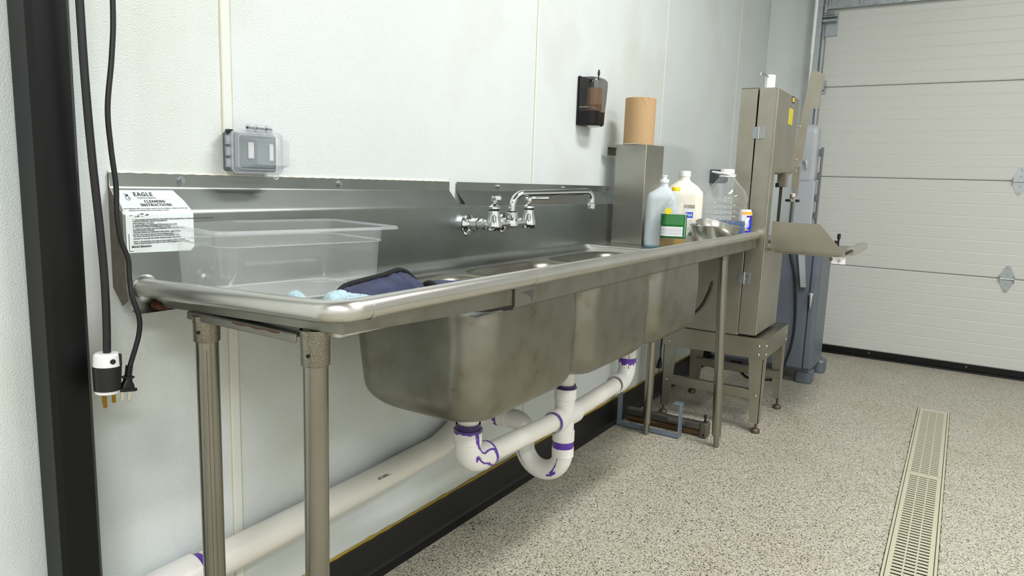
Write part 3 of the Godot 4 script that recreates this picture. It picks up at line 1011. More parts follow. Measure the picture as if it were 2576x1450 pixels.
func leg(t: Node, top: Vector3, foot: Vector3, near: bool) -> void:
	var d := (foot - top).normalized()
	var len := top.distance_to(foot)
	var l := part("leg", Shape.new().lathe_on(top, foot, [Vector2(0.0195, 0.0), Vector2(0.0195, len - 0.058), Vector2(0.0175, len - 0.0555)], 32), M.leg, t)
	var sk := Shape.new()
	var n := 0.0575 if top.y > 0.87 else 0.047
	sk.lathe_on(top, foot, [Vector2(0.0238, 0.0), Vector2(0.0238, 0.012), Vector2(0.0228, 0.014), Vector2(0.0225, n - 0.001), Vector2(0.0215, n), Vector2(0.0195, n)] if near else [Vector2(0.024, 0.0), Vector2(0.022, 0.012), Vector2(0.0215, 0.04), Vector2(0.0195, 0.041)], 32, false)
	part("socket", sk, M.cast, l)
	if near:
		var c := top + d * (n - 0.019) + Vector3(-0.0215, 0, 0.0075)
		part("set_screw", Shape.new().cyl(c, c + Vector3(-0.0012, 0, 0.0004), 0.0032, -1, 12), M.hole, l)
		if top.z < 0.3: part("weld_seam", Shape.new().cyl(top + d * 0.06 + Vector3(-0.0118, 0, 0.0155), foot + Vector3(-0.0118, 0.06, 0.0155), 0.0004, -1, 6), mat(Color(0.2, 0.17, 0.13), 0.6), l)
	part("foot", Shape.new().lathe_on(top, foot, [Vector2(0.0178, len - 0.062), Vector2(0.0178, len - 0.052), Vector2(0.0125, len - 0.050), Vector2(0.0120, len - 0.006), Vector2(0.0100, len)], 24), M.leg, l)

func label(t: Node) -> void:
	# the cleaning notice, folded over the bend of the splashback
	var g := Shape.new()
	var o := 0.0004
	var top := [Vector2(1.0788, 0.0083 + o), Vector2(1.0395, 0.0432 + o)]
	var mid := [Vector2(1.0395, 0.0432 + o), Vector2(1.0365, 0.0446 + o), Vector2(1.0335, 0.0452 + o)]
	var at := func(q: Vector2, x: float) -> Vector3: return Vector3(x, q.x, q.y)
	g.mark()
	var p := func(k: float) -> Vector2: return top[0].lerp(top[1], k)
	g.quad(at.call(p.call(0.0), 0.693), at.call(p.call(0.0), 0.808), at.call(p.call(0.5), 0.820), at.call(p.call(0.5), 0.693))
	g.quad(at.call(p.call(0.5), 0.693), at.call(p.call(0.5), 0.820), at.call(p.call(1.0), 0.826), at.call(p.call(1.0), 0.693))
	for k in 2:
		g.quad(at.call(mid[k], 0.693), at.call(mid[k], 0.826), at.call(mid[k + 1], 0.826), at.call(mid[k + 1], 0.693))
	g.quad(Vector3(0.693, 1.0335, 0.0456), Vector3(0.826, 1.0335, 0.0456), Vector3(0.826, 0.972, 0.0459), Vector3(0.693, 0.972, 0.0459))
	g.quad(Vector3(0.693, 0.972, 0.0459), Vector3(0.826, 0.972, 0.0459), Vector3(0.818, 0.9635, 0.046), Vector3(0.693, 0.9665, 0.046))
	g.face(Vector3(0, 0, 1))
	var s := part("cleaning_label", g, sheet(M.sticker), t, "white printed cleaning notice with worn lettering")
	var dn := Vector3(0, top[1].x - top[0].x, top[1].y - top[0].y)
	var slope := Basis(Vector3(1, 0, 0), -dn.normalized(), Vector3(1, 0, 0).cross(-dn.normalized()))
	var on := func(k: float, x: float) -> Vector3: return Vector3(x, top[0].x, top[0].y) + dn * k + slope.z * 0.0003
	lettering("EAGLE", 0.0125, on.call(0.20, 0.744), slope, mat(Color(0.22, 0.24, 0.25), 0.6), s, 0.5)
	lettering("Foodservice Equipment", 0.0034, on.call(0.36, 0.748), slope, M.faint, s)
	lettering("CLEANING", 0.0082, on.call(0.52, 0.760), slope, M.ink, s, 0.9)
	lettering("INSTRUCTIONS", 0.0085, on.call(0.68, 0.760), slope, M.ink, s, 0.9)
	# worn emblem: a ring with a small bird above it
	var em := Shape.new()
	var ec: Vector3 = on.call(0.36, 0.7125)
	var pts := []
	for k in 25:
		var a := TAU * k / 24.0
		pts.append(ec + slope.x * 0.0042 * cos(a) + slope.y * 0.0052 * sin(a))
	em.tube(pts, 0.0004, 5)
	em.box(ec + slope.y * 0.0055, Vector3(0.0045, 0.0035, 0.0004), 0.0, slope)
	em.box(ec + slope.y * 0.0085 + slope.x * -0.001, Vector3(0.0085, 0.0008, 0.0004), 0.0, slope.rotated(slope.z, -0.15))
	em.box(ec - slope.y * 0.0010 + slope.x * 0.0012, Vector3(0.0018, 0.0022, 0.0004), 0.0, slope)
	part("emblem", em, M.ink, s)
	lettering("THE STAINLESS STEEL was properly made for all the conditions, satisfactory when used", 0.0021, on.call(0.84, 0.757), slope, M.faint, s)
	lettering("methods and materials that cause damage, corrosion.", 0.0021, on.call(0.92, 0.741), slope, M.faint, s)
	var face := Basis()
	var lines := [
		["1.  Use products only in STRICTLY FOLLOWED USE by manufacturer or they may cause severe damage - high", 1.0265],
		["content of chlorine, chlorine derivatives or", 1.0235], ["cause pitting or corrosion.", 1.0200],
		["2.  Avoid spillage or splashing of full strength chemicals", 1.0165], ["in sink before adding sanitizing agents or soaps.", 1.0135],
		["3.  Between cleanings rinse the STAINLESS STEEL sink with a clean", 1.0095], ["into local points of attack.", 1.0065],
		["CAUTION: NEVER USE ORDINARY STEEL WOOL, only stainless", 1.0030], ["DO NOT USE steel scrapers to clean stainless steel.", 0.9992],
		["The above directions are for the care of all Stainless Steel.", 0.9960],
		["FAILURE TO FOLLOW THE ABOVE INSTRUCTIONS CAN RESULT", 0.9915],
		["NOTE: a discoloration may show on the stainless or SURFACE RUST", 0.9862], ["using strong detergents. CLEAN AT ONCE with any good mixing cleanser", 0.9830]]
	for l in lines:
		lettering(l[0], 0.0018, Vector3(0.7055, l[1], 0.0462), face, M.faint, s, 0.2, HORIZONTAL_ALIGNMENT_LEFT)
	lettering("Metal Masters", 0.0054, Vector3(0.7015, 0.9772, 0.0462), face, M.ink, s, 0.5, HORIZONTAL_ALIGNMENT_LEFT)
	var fr := Shape.new()
	fr.box(Vector3(0.6975, 0.985, 0.0461), Vector3(0.0009, 0.032, 0.0003))
	fr.box(Vector3(0.701, 0.9692, 0.0461), Vector3(0.008, 0.0009, 0.0003))
	part("printed_border", fr, M.ink, s)
	# where the fold has rubbed through
	var w := Shape.new()
	var rng := RandomNumberGenerator.new()
	rng.seed = 21
	for k in 18:
		var x := 0.699 + 0.036 * rng.randf()
		w.box(Vector3(x, 1.0372 - rng.randf() * 0.006, 0.0450), Vector3(rng.randf_range(0.002, 0.006), rng.randf_range(0.0004, 0.0012), 0.0013))
	part("worn_patch", w, mat(Color(0.30, 0.24, 0.16), 0.7), s)

func faucet() -> void:
	var z := 0.140; var y := 0.992
	var t := thing("faucet", "chrome wall-mounted two-handle faucet with a long swing spout over the sink bowls", "faucet", Vector3(1.833, y, 0.047))
	var ch: Material = M.chrome
	for x in [1.735, 1.932]:
		part("wall_flange", Shape.new().lathe_on(Vector3(x, y - 0.010, 0.0465), Vector3(x, y - 0.010, 0.07), [Vector2(0.0325, 0), Vector2(0.0325, 0.002), Vector2(0.030, 0.005), Vector2(0.020, 0.010), Vector2(0.0175, 0.014)], 36), ch, t)
		part("union_nut", Shape.new().lathe_on(Vector3(x, y - 0.008, 0.06), Vector3(x, y - 0.005, 0.10), [Vector2(0.0165, 0), Vector2(0.0185, 0.002), Vector2(0.0185, 0.026), Vector2(0.016, 0.029), Vector2(0.0135, 0.030), Vector2(0.0135, 0.036)], 8), ch, t, "", 25.0)
		part("coupling", Shape.new().lathe_on(Vector3(x, y - 0.005, 0.094), Vector3(x, y - 0.003, 0.13), [Vector2(0.014, 0), Vector2(0.0165, 0.002), Vector2(0.0165, 0.012), Vector2(0.013, 0.014), Vector2(0.013, 0.036)], 8), ch, t, "", 25.0)
		var b := Shape.new().lathe(Vector3(x, y, z), [Vector2(0.0, -0.024), Vector2(0.012, -0.0235), Vector2(0.0215, -0.020), Vector2(0.0245, -0.013), Vector2(0.0245, -0.006), Vector2(0.0225, 0.006), Vector2(0.0185, 0.020), Vector2(0.0165, 0.030), Vector2(0.0162, 0.037)], 32)
		part("valve_body", b, ch, t)
		part("bonnet_ring", Shape.new().lathe(Vector3(x, y + 0.037, z), [Vector2(0.0150, 0), Vector2(0.0150, 0.003)], 24), M.dark, t)
		part("bonnet", Shape.new().lathe(Vector3(x, y + 0.040, z), [Vector2(0.0165, 0), Vector2(0.0182, 0.003), Vector2(0.0175, 0.009), Vector2(0.013, 0.0125), Vector2(0.008, 0.015), Vector2(0.0062, 0.018), Vector2(0.0062, 0.026)], 8), ch, t, "", 25.0)
		var h := Shape.new()
		h.lathe(Vector3(x, y + 0.062, z), [Vector2(0.008, 0), Vector2(0.0095, 0.002), Vector2(0.0092, 0.016), Vector2(0.007, 0.019)], 20)
		var dir := Vector3(-0.72, 0.0, 0.69) if x < 1.8 else Vector3(0.80, 0.0, 0.60)
		var c := Vector3(x, y + 0.073, z)
		var rg := []
		var side := dir.cross(Vector3.UP)
		for q in [[-0.012, 0.007, 0.006], [0.008, 0.007, 0.0065], [0.022, 0.0062, 0.0055], [0.045, 0.0095, 0.0065], [0.062, 0.0105, 0.0065], [0.066, 0.008, 0.005]]:
			var rr := PackedVector3Array()
			for e in rrect(q[1] * 2, q[2] * 2, 0.0045, 4):
				rr.append(c + dir * q[0] + side * e.x + Vector3(0, e.y + q[0] * 0.05, 0))
			rg.append(rr)
		h.loft(rg)
		part("lever_handle", h, ch, t)
	# bridge between the valves
	var br := Shape.new()
	for q in [[1.756, 1.812], [1.853, 1.912]]:
		var rg := []
		for k in 5:
			var a: float = lerpf(q[0], q[1], k / 4.0)
			var rr := PackedVector3Array()
			for e in rrect(0.020, 0.013, 0.005, 4):
				rr.append(Vector3(a, y - 0.004 + e.y, z + e.x))
			rg.append(rr)
		br.loft(rg)
	br.lathe(Vector3(1.833, y - 0.014, z), [Vector2(0.012, 0), Vector2(0.021, 0.004), Vector2(0.021, 0.018), Vector2(0.018, 0.022)], 28)
	part("bridge", br, ch, t)
	part("spout_nut", Shape.new().lathe(Vector3(1.833, y + 0.006, z), [Vector2(0.0165, 0), Vector2(0.0185, 0.003), Vector2(0.0185, 0.024), Vector2(0.0150, 0.0265)], 28), ch, t)
	part("spout_ring", Shape.new().lathe(Vector3(1.833, y + 0.032, z), [Vector2(0.0140, 0), Vector2(0.0140, 0.003)], 24), M.dark, t)
	var end := Vector3(2.152, 1.092, 0.252)
	var a1 := Vector3(1.833, y + 0.034, z)
	var k1 := Vector3(1.833, 1.079, z)
	var run := bend(a1, k1, k1.lerp(end, 0.6), 0.042, 10)
	var down := end + Vector3(0, -0.046, 0)
	var tail := bend(k1.lerp(end, 0.7), end, down, 0.026, 8)
	part("spout", Shape.new().tube(run + tail, 0.0105, 20), ch, t)
	part("aerator", Shape.new().lathe_on(down + Vector3(0, 0.008, 0), down + Vector3(0, -0.016, 0), [Vector2(0.0108, 0), Vector2(0.0128, 0.002), Vector2(0.0128, 0.014), Vector2(0.0118, 0.020)], 12), ch, t, "", 25.0)

# ------------------------------------------------------------------ drain pipes
func band(parent: Node, a: Vector3, b: Vector3, r: float, m: Material, ragged := 0.0, seed_ := 1) -> void:
	# a stripe of primer round a pipe, with an uneven edge
	var rng := RandomNumberGenerator.new()
	rng.seed = seed_
	var y := (b - a).normalized()
	var x := y.cross(Vector3(0.3, 0.2, 0.93) if absf(y.z) < 0.9 else Vector3.UP).normalized()
	var z := x.cross(y)
	var s := Shape.new()
	s.mark()
	var n := 36
	var off := []
	for k in n: off.append(rng.randf_range(0.0, ragged))
	for k in n:
		var t0 := TAU * k / n; var t1 := TAU * (k + 1) / n
		var r0 := (x * cos(t0) + z * sin(t0)) * r; var r1 := (x * cos(t1) + z * sin(t1)) * r
		s.quad(a + r0, a + r1, b + y * off[(k + 1) % n] + r1, b + y * off[k] + r0)
	s.close()
	part("primer_stain", s, sheet(m as StandardMaterial3D), parent)

func drip(parent: Node, surf: Callable, path: Array, wide: float, m: Material) -> void:
	# a run of primer: a ribbon laid over a surface given by two angles or lengths
	var s := Shape.new()
	s.mark()
	for i in path.size() - 1:
		var p: Vector2 = path[i]; var q: Vector2 = path[i + 1]
		var d := (q - p).normalized().orthogonal() * wide * 0.5
		var w0 := 0.6 if i == 0 else 1.0
		var w1 := 0.5 if i == path.size() - 2 else 1.0
		s.quad(surf.call(p - d * w0), surf.call(p + d * w0), surf.call(q + d * w1), surf.call(q - d * w1))
	part("primer_stain", s, sheet(m as StandardMaterial3D), parent)

func hub(t: Node, a: Vector3, b: Vector3, r: float) -> MeshInstance3D:
	var n := (b - a).length()
	return part("socket_hub", Shape.new().lathe_on(a, b, [Vector2(r - 0.007, 0), Vector2(r - 0.001, 0), Vector2(r, 0.001), Vector2(r, n - 0.004), Vector2(r - 0.006, n)], 36), M.pvc, t)

func plumbing() -> void:
	var t := thing("drain_pipe", "white plastic drain pipes with purple primer stains under the bowls and along the wall", "pipe", Vector3(1.5, 0.24, 0.2))
	var P: Material = M.pvc
	var z := 0.36; var yc := 0.425
	var r := 0.0265; var hr := 0.0335
	# first bowl: tailpiece and long-sweep elbow
	var x1 := 1.325; var x2 := 1.822; var x3 := 2.285
	part("tailpiece", Shape.new().lathe_on(Vector3(x1, 0.603, z), Vector3(x1, 0.503, z), [Vector2(0.030, 0), Vector2(0.0285, 0.006), Vector2(0.0285, 0.040), Vector2(0.0265, 0.048), Vector2(0.0265, 0.09)], 32), M.pvc_old, t)
	var y1 := 0.4325; var y2 := 0.417
	var e1 := bend(Vector3(x1, 0.50, z), Vector3(x1, y1, z), Vector3(x1 + 0.075, y1, z), 0.052, 10)
	var el := part("elbow", Shape.new().tube(e1, 0.0322, 32), P, t)
	hub(el, Vector3(x1, 0.522, z), Vector3(x1, 0.484, z), hr + 0.001)
	hub(el, Vector3(x1 + 0.086, y1, z), Vector3(x1 + 0.052, y1, z), hr)
	band(el, Vector3(x1, 0.538, z), Vector3(x1, 0.520, z), 0.0305, M.purple_dark, 0.004, 2)
	band(el, Vector3(x1, 0.523, z), Vector3(x1, 0.514, z), hr + 0.0015, M.purple, -0.005, 3)
	band(el, Vector3(x1 + 0.0865, y1, z), Vector3(x1 + 0.082, y1, z), hr + 0.0004, M.purple, 0.003, 4)
	# runs of primer on the elbow: u = along the bend (0..1), v = angle round it
	var ec := Vector3(x1 + 0.052, y1 + 0.052, z)
	var on_bend := func(q: Vector2) -> Vector3:
		var a := PI + clampf(q.x, 0.0, 1.0) * PI / 2
		var out := Vector3(cos(a), sin(a), 0)
		var c := ec + out * 0.052
		var rr := 0.0326
		if q.x < 0.0: c.y -= q.x * 0.0817
		if q.x > 1.0: c.x += (q.x - 1.0) * 0.0817
		if q.x > 0.98: rr = 0.0341
		if q.x < -0.02: rr = 0.0351
		return c + (out * sin(q.y) + Vector3(0, 0, 1) * cos(q.y)) * rr
	drip(el, on_bend, [Vector2(-0.12, 0.14), Vector2(0.0, 0.0), Vector2(0.12, -0.24), Vector2(0.4, -0.45), Vector2(0.7, -0.6), Vector2(1.06, -0.78), Vector2(1.3, -0.70), Vector2(1.36, -0.3), Vector2(1.41, 0.1), Vector2(1.42, 0.5)], 0.13, M.purple)
	drip(el, on_bend, [Vector2(-0.42, 0.30), Vector2(-0.30, 0.25), Vector2(-0.18, 0.15), Vector2(-0.08, 0.10)], 0.30, M.purple)
	drip(el, on_bend, [Vector2(0.42, 0.46), Vector2(0.33, 0.34), Vector2(0.36, 0.1), Vector2(0.5, 0.16), Vector2(0.72, 0.16), Vector2(0.92, 0.16), Vector2(1.1, 0.45), Vector2(1.3, 0.75)], 0.14, M.purple)
	# printed marks on the elbow
	for k in 5:
		drip(el, on_bend, [Vector2(0.30 + 0.05 * k, 0.0 - 0.03 * k), Vector2(0.36 + 0.05 * k, 0.24 - 0.03 * k)], 0.010, M.ink)
	# across to the tee under the second bowl
	part("pipe", Shape.new().cyl(Vector3(x1 + 0.06, y1, z), Vector3(x2 - 0.03, y2, z), r, -1, 36), M.pvc_old, t)
	var tee := part("tee", Shape.new().cyl(Vector3(x2, 0.50, z), Vector3(x2, 0.355, z), 0.0305, -1, 36).tube([Vector3(x2 - 0.05, y2, z), Vector3(x2 + 0.05, y2, z)], 0.0305, 36), P, t)
	hub(tee, Vector3(x2, 0.510, z), Vector3(x2, 0.472, z), hr)
	hub(tee, Vector3(x2, 0.343, z), Vector3(x2, 0.378, z), hr)
	hub(tee, Vector3(x2 - 0.066, y2, z), Vector3(x2 - 0.030, y2, z), hr + 0.001)
	hub(tee, Vector3(x2 + 0.066, y2, z), Vector3(x2 + 0.034, y2, z), hr)
	band(tee, Vector3(x2 - 0.0745, y2, z), Vector3(x2 - 0.0655, y2, z), r + 0.0045, M.purple, 0.001, 5)
	part("tailpiece", Shape.new().lathe_on(Vector3(x2, 0.603, z), Vector3(x2, 0.513, z), [Vector2(0.030, 0), Vector2(0.0285, 0.006), Vector2(0.0285, 0.03), Vector2(0.0265, 0.036), Vector2(0.0265, 0.09)], 32), M.pvc_old, t)
	band(tee, Vector3(x2, 0.520, z), Vector3(x2, 0.512, z), 0.0300, M.purple_dark, 0.002, 6)
	band(tee, Vector3(x2, 0.511, z), Vector3(x2, 0.509, z), hr + 0.0004, M.purple_dark, 0.001, 8)
	# trap: down, round towards the wall and up again
	var zb := 0.224; var rad := (z - zb) / 2; var yt := 0.300
	var u := [Vector3(x2, 0.36, z), Vector3(x2, yt + 0.02, z)]
	for k in 17:
		var a := PI * k / 16.0
		u.append(Vector3(x2, yt - rad * sin(a), (z + zb) / 2 + rad * cos(a)))
	u.append(Vector3(x2, 0.345, zb))
	var trap := part("trap", Shape.new().tube(u, 0.0305, 32), P, t)
	hub(trap, Vector3(x2, 0.322, z), Vector3(x2, 0.290, z), hr)
	hub(trap, Vector3(x2, 0.350, zb), Vector3(x2, 0.310, zb), hr)
	band(trap, Vector3(x2, 0.342, z), Vector3(x2, 0.321, z), 0.0318, M.purple, 0.001, 7)
	band(trap, Vector3(x2, 0.353, zb), Vector3(x2, 0.349, zb), hr + 0.0003, M.purple_dark, 0.003, 9)
	var on_u := func(q: Vector2) -> Vector3:   # x along the bend from the front leg, y round it: 0 faces the camera's side
		var a := PI * q.x
		var c := Vector3(x2, yt - rad * sin(a), (z + zb) / 2 + rad * cos(a))
		if q.x < 0.0: c = Vector3(x2, yt - q.x * 0.2, z)
		var out := Vector3(0, -sin(a), cos(a)) if q.x >= 0.0 else Vector3(0, 0, 1)
		return c + (Vector3(-1, 0, 0) * cos(q.y) + out * sin(q.y)) * (0.0310 if q.x > -0.05 else 0.0341)
	drip(trap, on_u, [Vector2(-0.12, -0.05), Vector2(-0.02, 0.02), Vector2(0.10, -0.05), Vector2(0.20, 0.05), Vector2(0.27, 0.12), Vector2(0.30, 0.42)], 0.09, M.purple)
	drip(trap, on_u, [Vector2(0.24, 0.30), Vector2(0.28, 0.55), Vector2(0.34, 0.42), Vector2(0.36, 0.20)], 0.07, M.purple)
	drip(trap, on_u, [Vector2(0.72, 0.15), Vector2(0.80, 0.10), Vector2(0.88, 0.20), Vector2(0.94, 0.12)], 0.05, M.purple)
	# trap arm to the wall, and the main along the wall
	var ya := 0.372; var zw := 0.048; var yw := 0.300
	var arm := bend(Vector3(x2, 0.335, zb), Vector3(x2, ya, zb), Vector3(x2, ya, 0.14), 0.036, 8)
	var ae := part("elbow", Shape.new().tube(arm, 0.0305, 32), P, t)
	hub(ae, Vector3(x2, ya, 0.130), Vector3(x2, ya, 0.165), hr)
	band(ae, Vector3(x2, ya, 0.131), Vector3(x2, ya, 0.116), 0.0346, M.purple, -0.010, 10)
	var e2 := bend(Vector3(x2, ya, 0.14), Vector3(x2, ya, zw + 0.01), Vector3(x2 - 0.12, yw + 0.045, zw), 0.05, 8)
	var we := part("elbow", Shape.new().tube(e2, 0.034, 32), P, t)
	band(we, Vector3(x2 - 0.066, 0.3615, zw + 0.002), Vector3(x2 - 0.088, 0.355, zw + 0.001), 0.0392, M.purple, -0.008, 12)
	hub(we, Vector3(x2 - 0.135, 0.336, zw), Vector3(x2 - 0.08, 0.358, zw + 0.001), 0.0385)
	part("pipe", Shape.new().tube([Vector3(x2 - 0.10, 0.348, zw), Vector3(x2 - 0.22, 0.312, zw), Vector3(1.30, 0.300, zw), Vector3(0.79, 0.289, zw)], 0.0365, 36), M.pvc_old, t)
	var cp := part("coupling", Shape.new().lathe_on(Vector3(0.80, 0.289, zw), Vector3(0.70, 0.287, zw), [Vector2(0.037, 0), Vector2(0.0425, 0.001), Vector2(0.0425, 0.098), Vector2(0.037, 0.1)], 32), P, t)
	band(cp, Vector3(0.816, 0.2893, zw), Vector3(0.803, 0.289, zw), 0.0372, M.purple, 0.005, 14)
	part("pipe", Shape.new().tube(bend(Vector3(0.74, 0.2878, zw), Vector3(0.668, 0.2862, zw), Vector3(0.668, 0.0, zw), 0.05, 8), 0.0365, 32), M.pvc_old, t)
	# faint print on the wall pipe
	var pr := Shape.new()
	var rng := RandomNumberGenerator.new()
	rng.seed = 8
	for k in 16:
		var x := 1.315 + 0.0042 * k
		var a := 0.62
		pr.box(Vector3(x, 0.3005 + 0.0371 * sin(a), zw + 0.0371 * cos(a)), Vector3(rng.randf_range(0.001, 0.003), 0.007, 0.0004), 0.0, Basis(Vector3(1, 0, 0), -a))
	part("printed_marks", pr, M.ink, t)
	# on to the third bowl
	part("pipe", Shape.new().cyl(Vector3(x2 + 0.03, y2, z), Vector3(x3 - 0.05, yc + 0.008, z), r, -1, 36), M.pvc_old, t)
	var e3 := bend(Vector3(x3 - 0.09, yc + 0.008, z), Vector3(x3, yc + 0.008, z), Vector3(x3, 0.60, z), 0.05, 10)
	var l3 := part("elbow", Shape.new().tube(e3, 0.0305, 32), P, t)
	hub(l3, Vector3(x3 - 0.098, yc + 0.008, z), Vector3(x3 - 0.06, yc + 0.008, z), hr)
	band(l3, Vector3(x3 - 0.103, yc + 0.008, z), Vector3(x3 - 0.097, yc + 0.008, z), r + 0.0015, M.purple_dark, 0.001, 15)
	band(l3, Vector3(x3, 0.512, z), Vector3(x3, 0.50, z), 0.0312, M.purple, 0.016, 16)
	drip(l3, func(q: Vector2) -> Vector3: return Vector3(x3 - cos(q.y) * 0.0312, q.x, z + sin(q.y) * 0.0312), [Vector2(0.53, 0.5), Vector2(0.51, 0.62), Vector2(0.485, 0.55), Vector2(0.47, 0.7)], 0.012, M.purple)

# ------------------------------------------------------------------ on the wall
func wall_fittings() -> void:
	outlet(Vector3(0.984, 1.160, 0.0), 1, "clear weatherproof outlet cover on the white wall above the sink's left splashback")
	outlet(Vector3(4.30, 1.185, 0.0), 2, "dark grey outlet cover on the wall behind the clear water jug")
	# towel dispenser
	var t := thing("towel_dispenser", "smoked black plastic towel dispenser with a key on top, mounted high on the wall", "dispenser", Vector3(2.552, 1.435, 0.0))
	var c := Vector3(2.552, 0, 0)
	part("back_plate", Shape.new().box(Vector3(2.552, 1.435, 0.006), Vector3(0.122, 0.186, 0.012), 0.003), M.black, t)
	var sec := func(w: float, d: float, y: float, zoff: float) -> PackedVector3Array:
		var out := PackedVector3Array()
		for k in 25:
			var a := PI * k / 24.0
			var px := w / 2 * signf(cos(a)) * pow(absf(cos(a)), 0.55)
			var pz := d * pow(sin(a), 0.6)
			out.append(Vector3(c.x + px, y, zoff + pz))
		out.append(Vector3(c.x - w / 2, y, 0.012)); out.append(Vector3(c.x + w / 2, y, 0.012))
		return out
	part("cover_base", Shape.new().loft([sec.call(0.112, 0.058, 1.343, 0.013), sec.call(0.122, 0.064, 1.348, 0.013), sec.call(0.124, 0.066, 1.395, 0.013)], true, true), M.black, t)
	var low := Shape.new()
	low.loft([sec.call(0.1235, 0.066, 1.395, 0.013), sec.call(0.126, 0.071, 1.45, 0.013), sec.call(0.128, 0.074, 1.500, 0.013), sec.call(0.126, 0.072, 1.514, 0.013), sec.call(0.118, 0.064, 1.523, 0.013), sec.call(0.09, 0.045, 1.527, 0.013)], false, true)
	part("smoked_cover", low, M.smoke, t)
	var wave := []
	for k in 25:
		var a := PI * (1.0 - k / 24.0)
		var y := 1.398 + 0.012 * (1.0 - smoothstep(0.15, 0.55, k / 24.0))
		wave.append(Vector3(c.x + 0.1245 / 2 * signf(cos(a)) * pow(absf(cos(a)), 0.55), y, 0.0135 + 0.0665 * pow(sin(a), 0.6)))
	part("trim_line", Shape.new().tube(wave, 0.0012, 6), M.nickel, t)
	part("paper_core", Shape.new().cyl(Vector3(2.555, 1.40, 0.043), Vector3(2.555, 1.487, 0.043), 0.030, -1, 28), mat(Color(0.80, 0.60, 0.44), 0.85), t, "brown paper seen through the cover")
	part("paper_edge", Shape.new().cyl(Vector3(2.552, 1.40, 0.042), Vector3(2.552, 1.424, 0.042), 0.0335, -1, 28), mat(Color(0.62, 0.42, 0.26), 0.85), t)
	part("outlet_ring", Shape.new().lathe(Vector3(2.555, 1.338, 0.045), [Vector2(0.020, 0), Vector2(0.026, 0.002), Vector2(0.026, 0.006)], 24), M.white, t)
	var key := PackedVector2Array()
	for k in 20:
		var a := TAU * k / 20.0
		key.append(Vector2(0.0085 * sin(a) * (1.0 - 0.35 * maxf(0.0, cos(a))), 0.0125 * cos(a)))
	var ks := Shape.new()
	ks.prism(key, 0.003, Transform3D(Basis(Vector3.UP, 0.9), Vector3(2.578, 1.549, 0.045)))
	ks.cyl(Vector3(2.578, 1.522, 0.046), Vector3(2.578, 1.542, 0.046), 0.0025, -1, 8)
	part("key", ks, M.black, t)

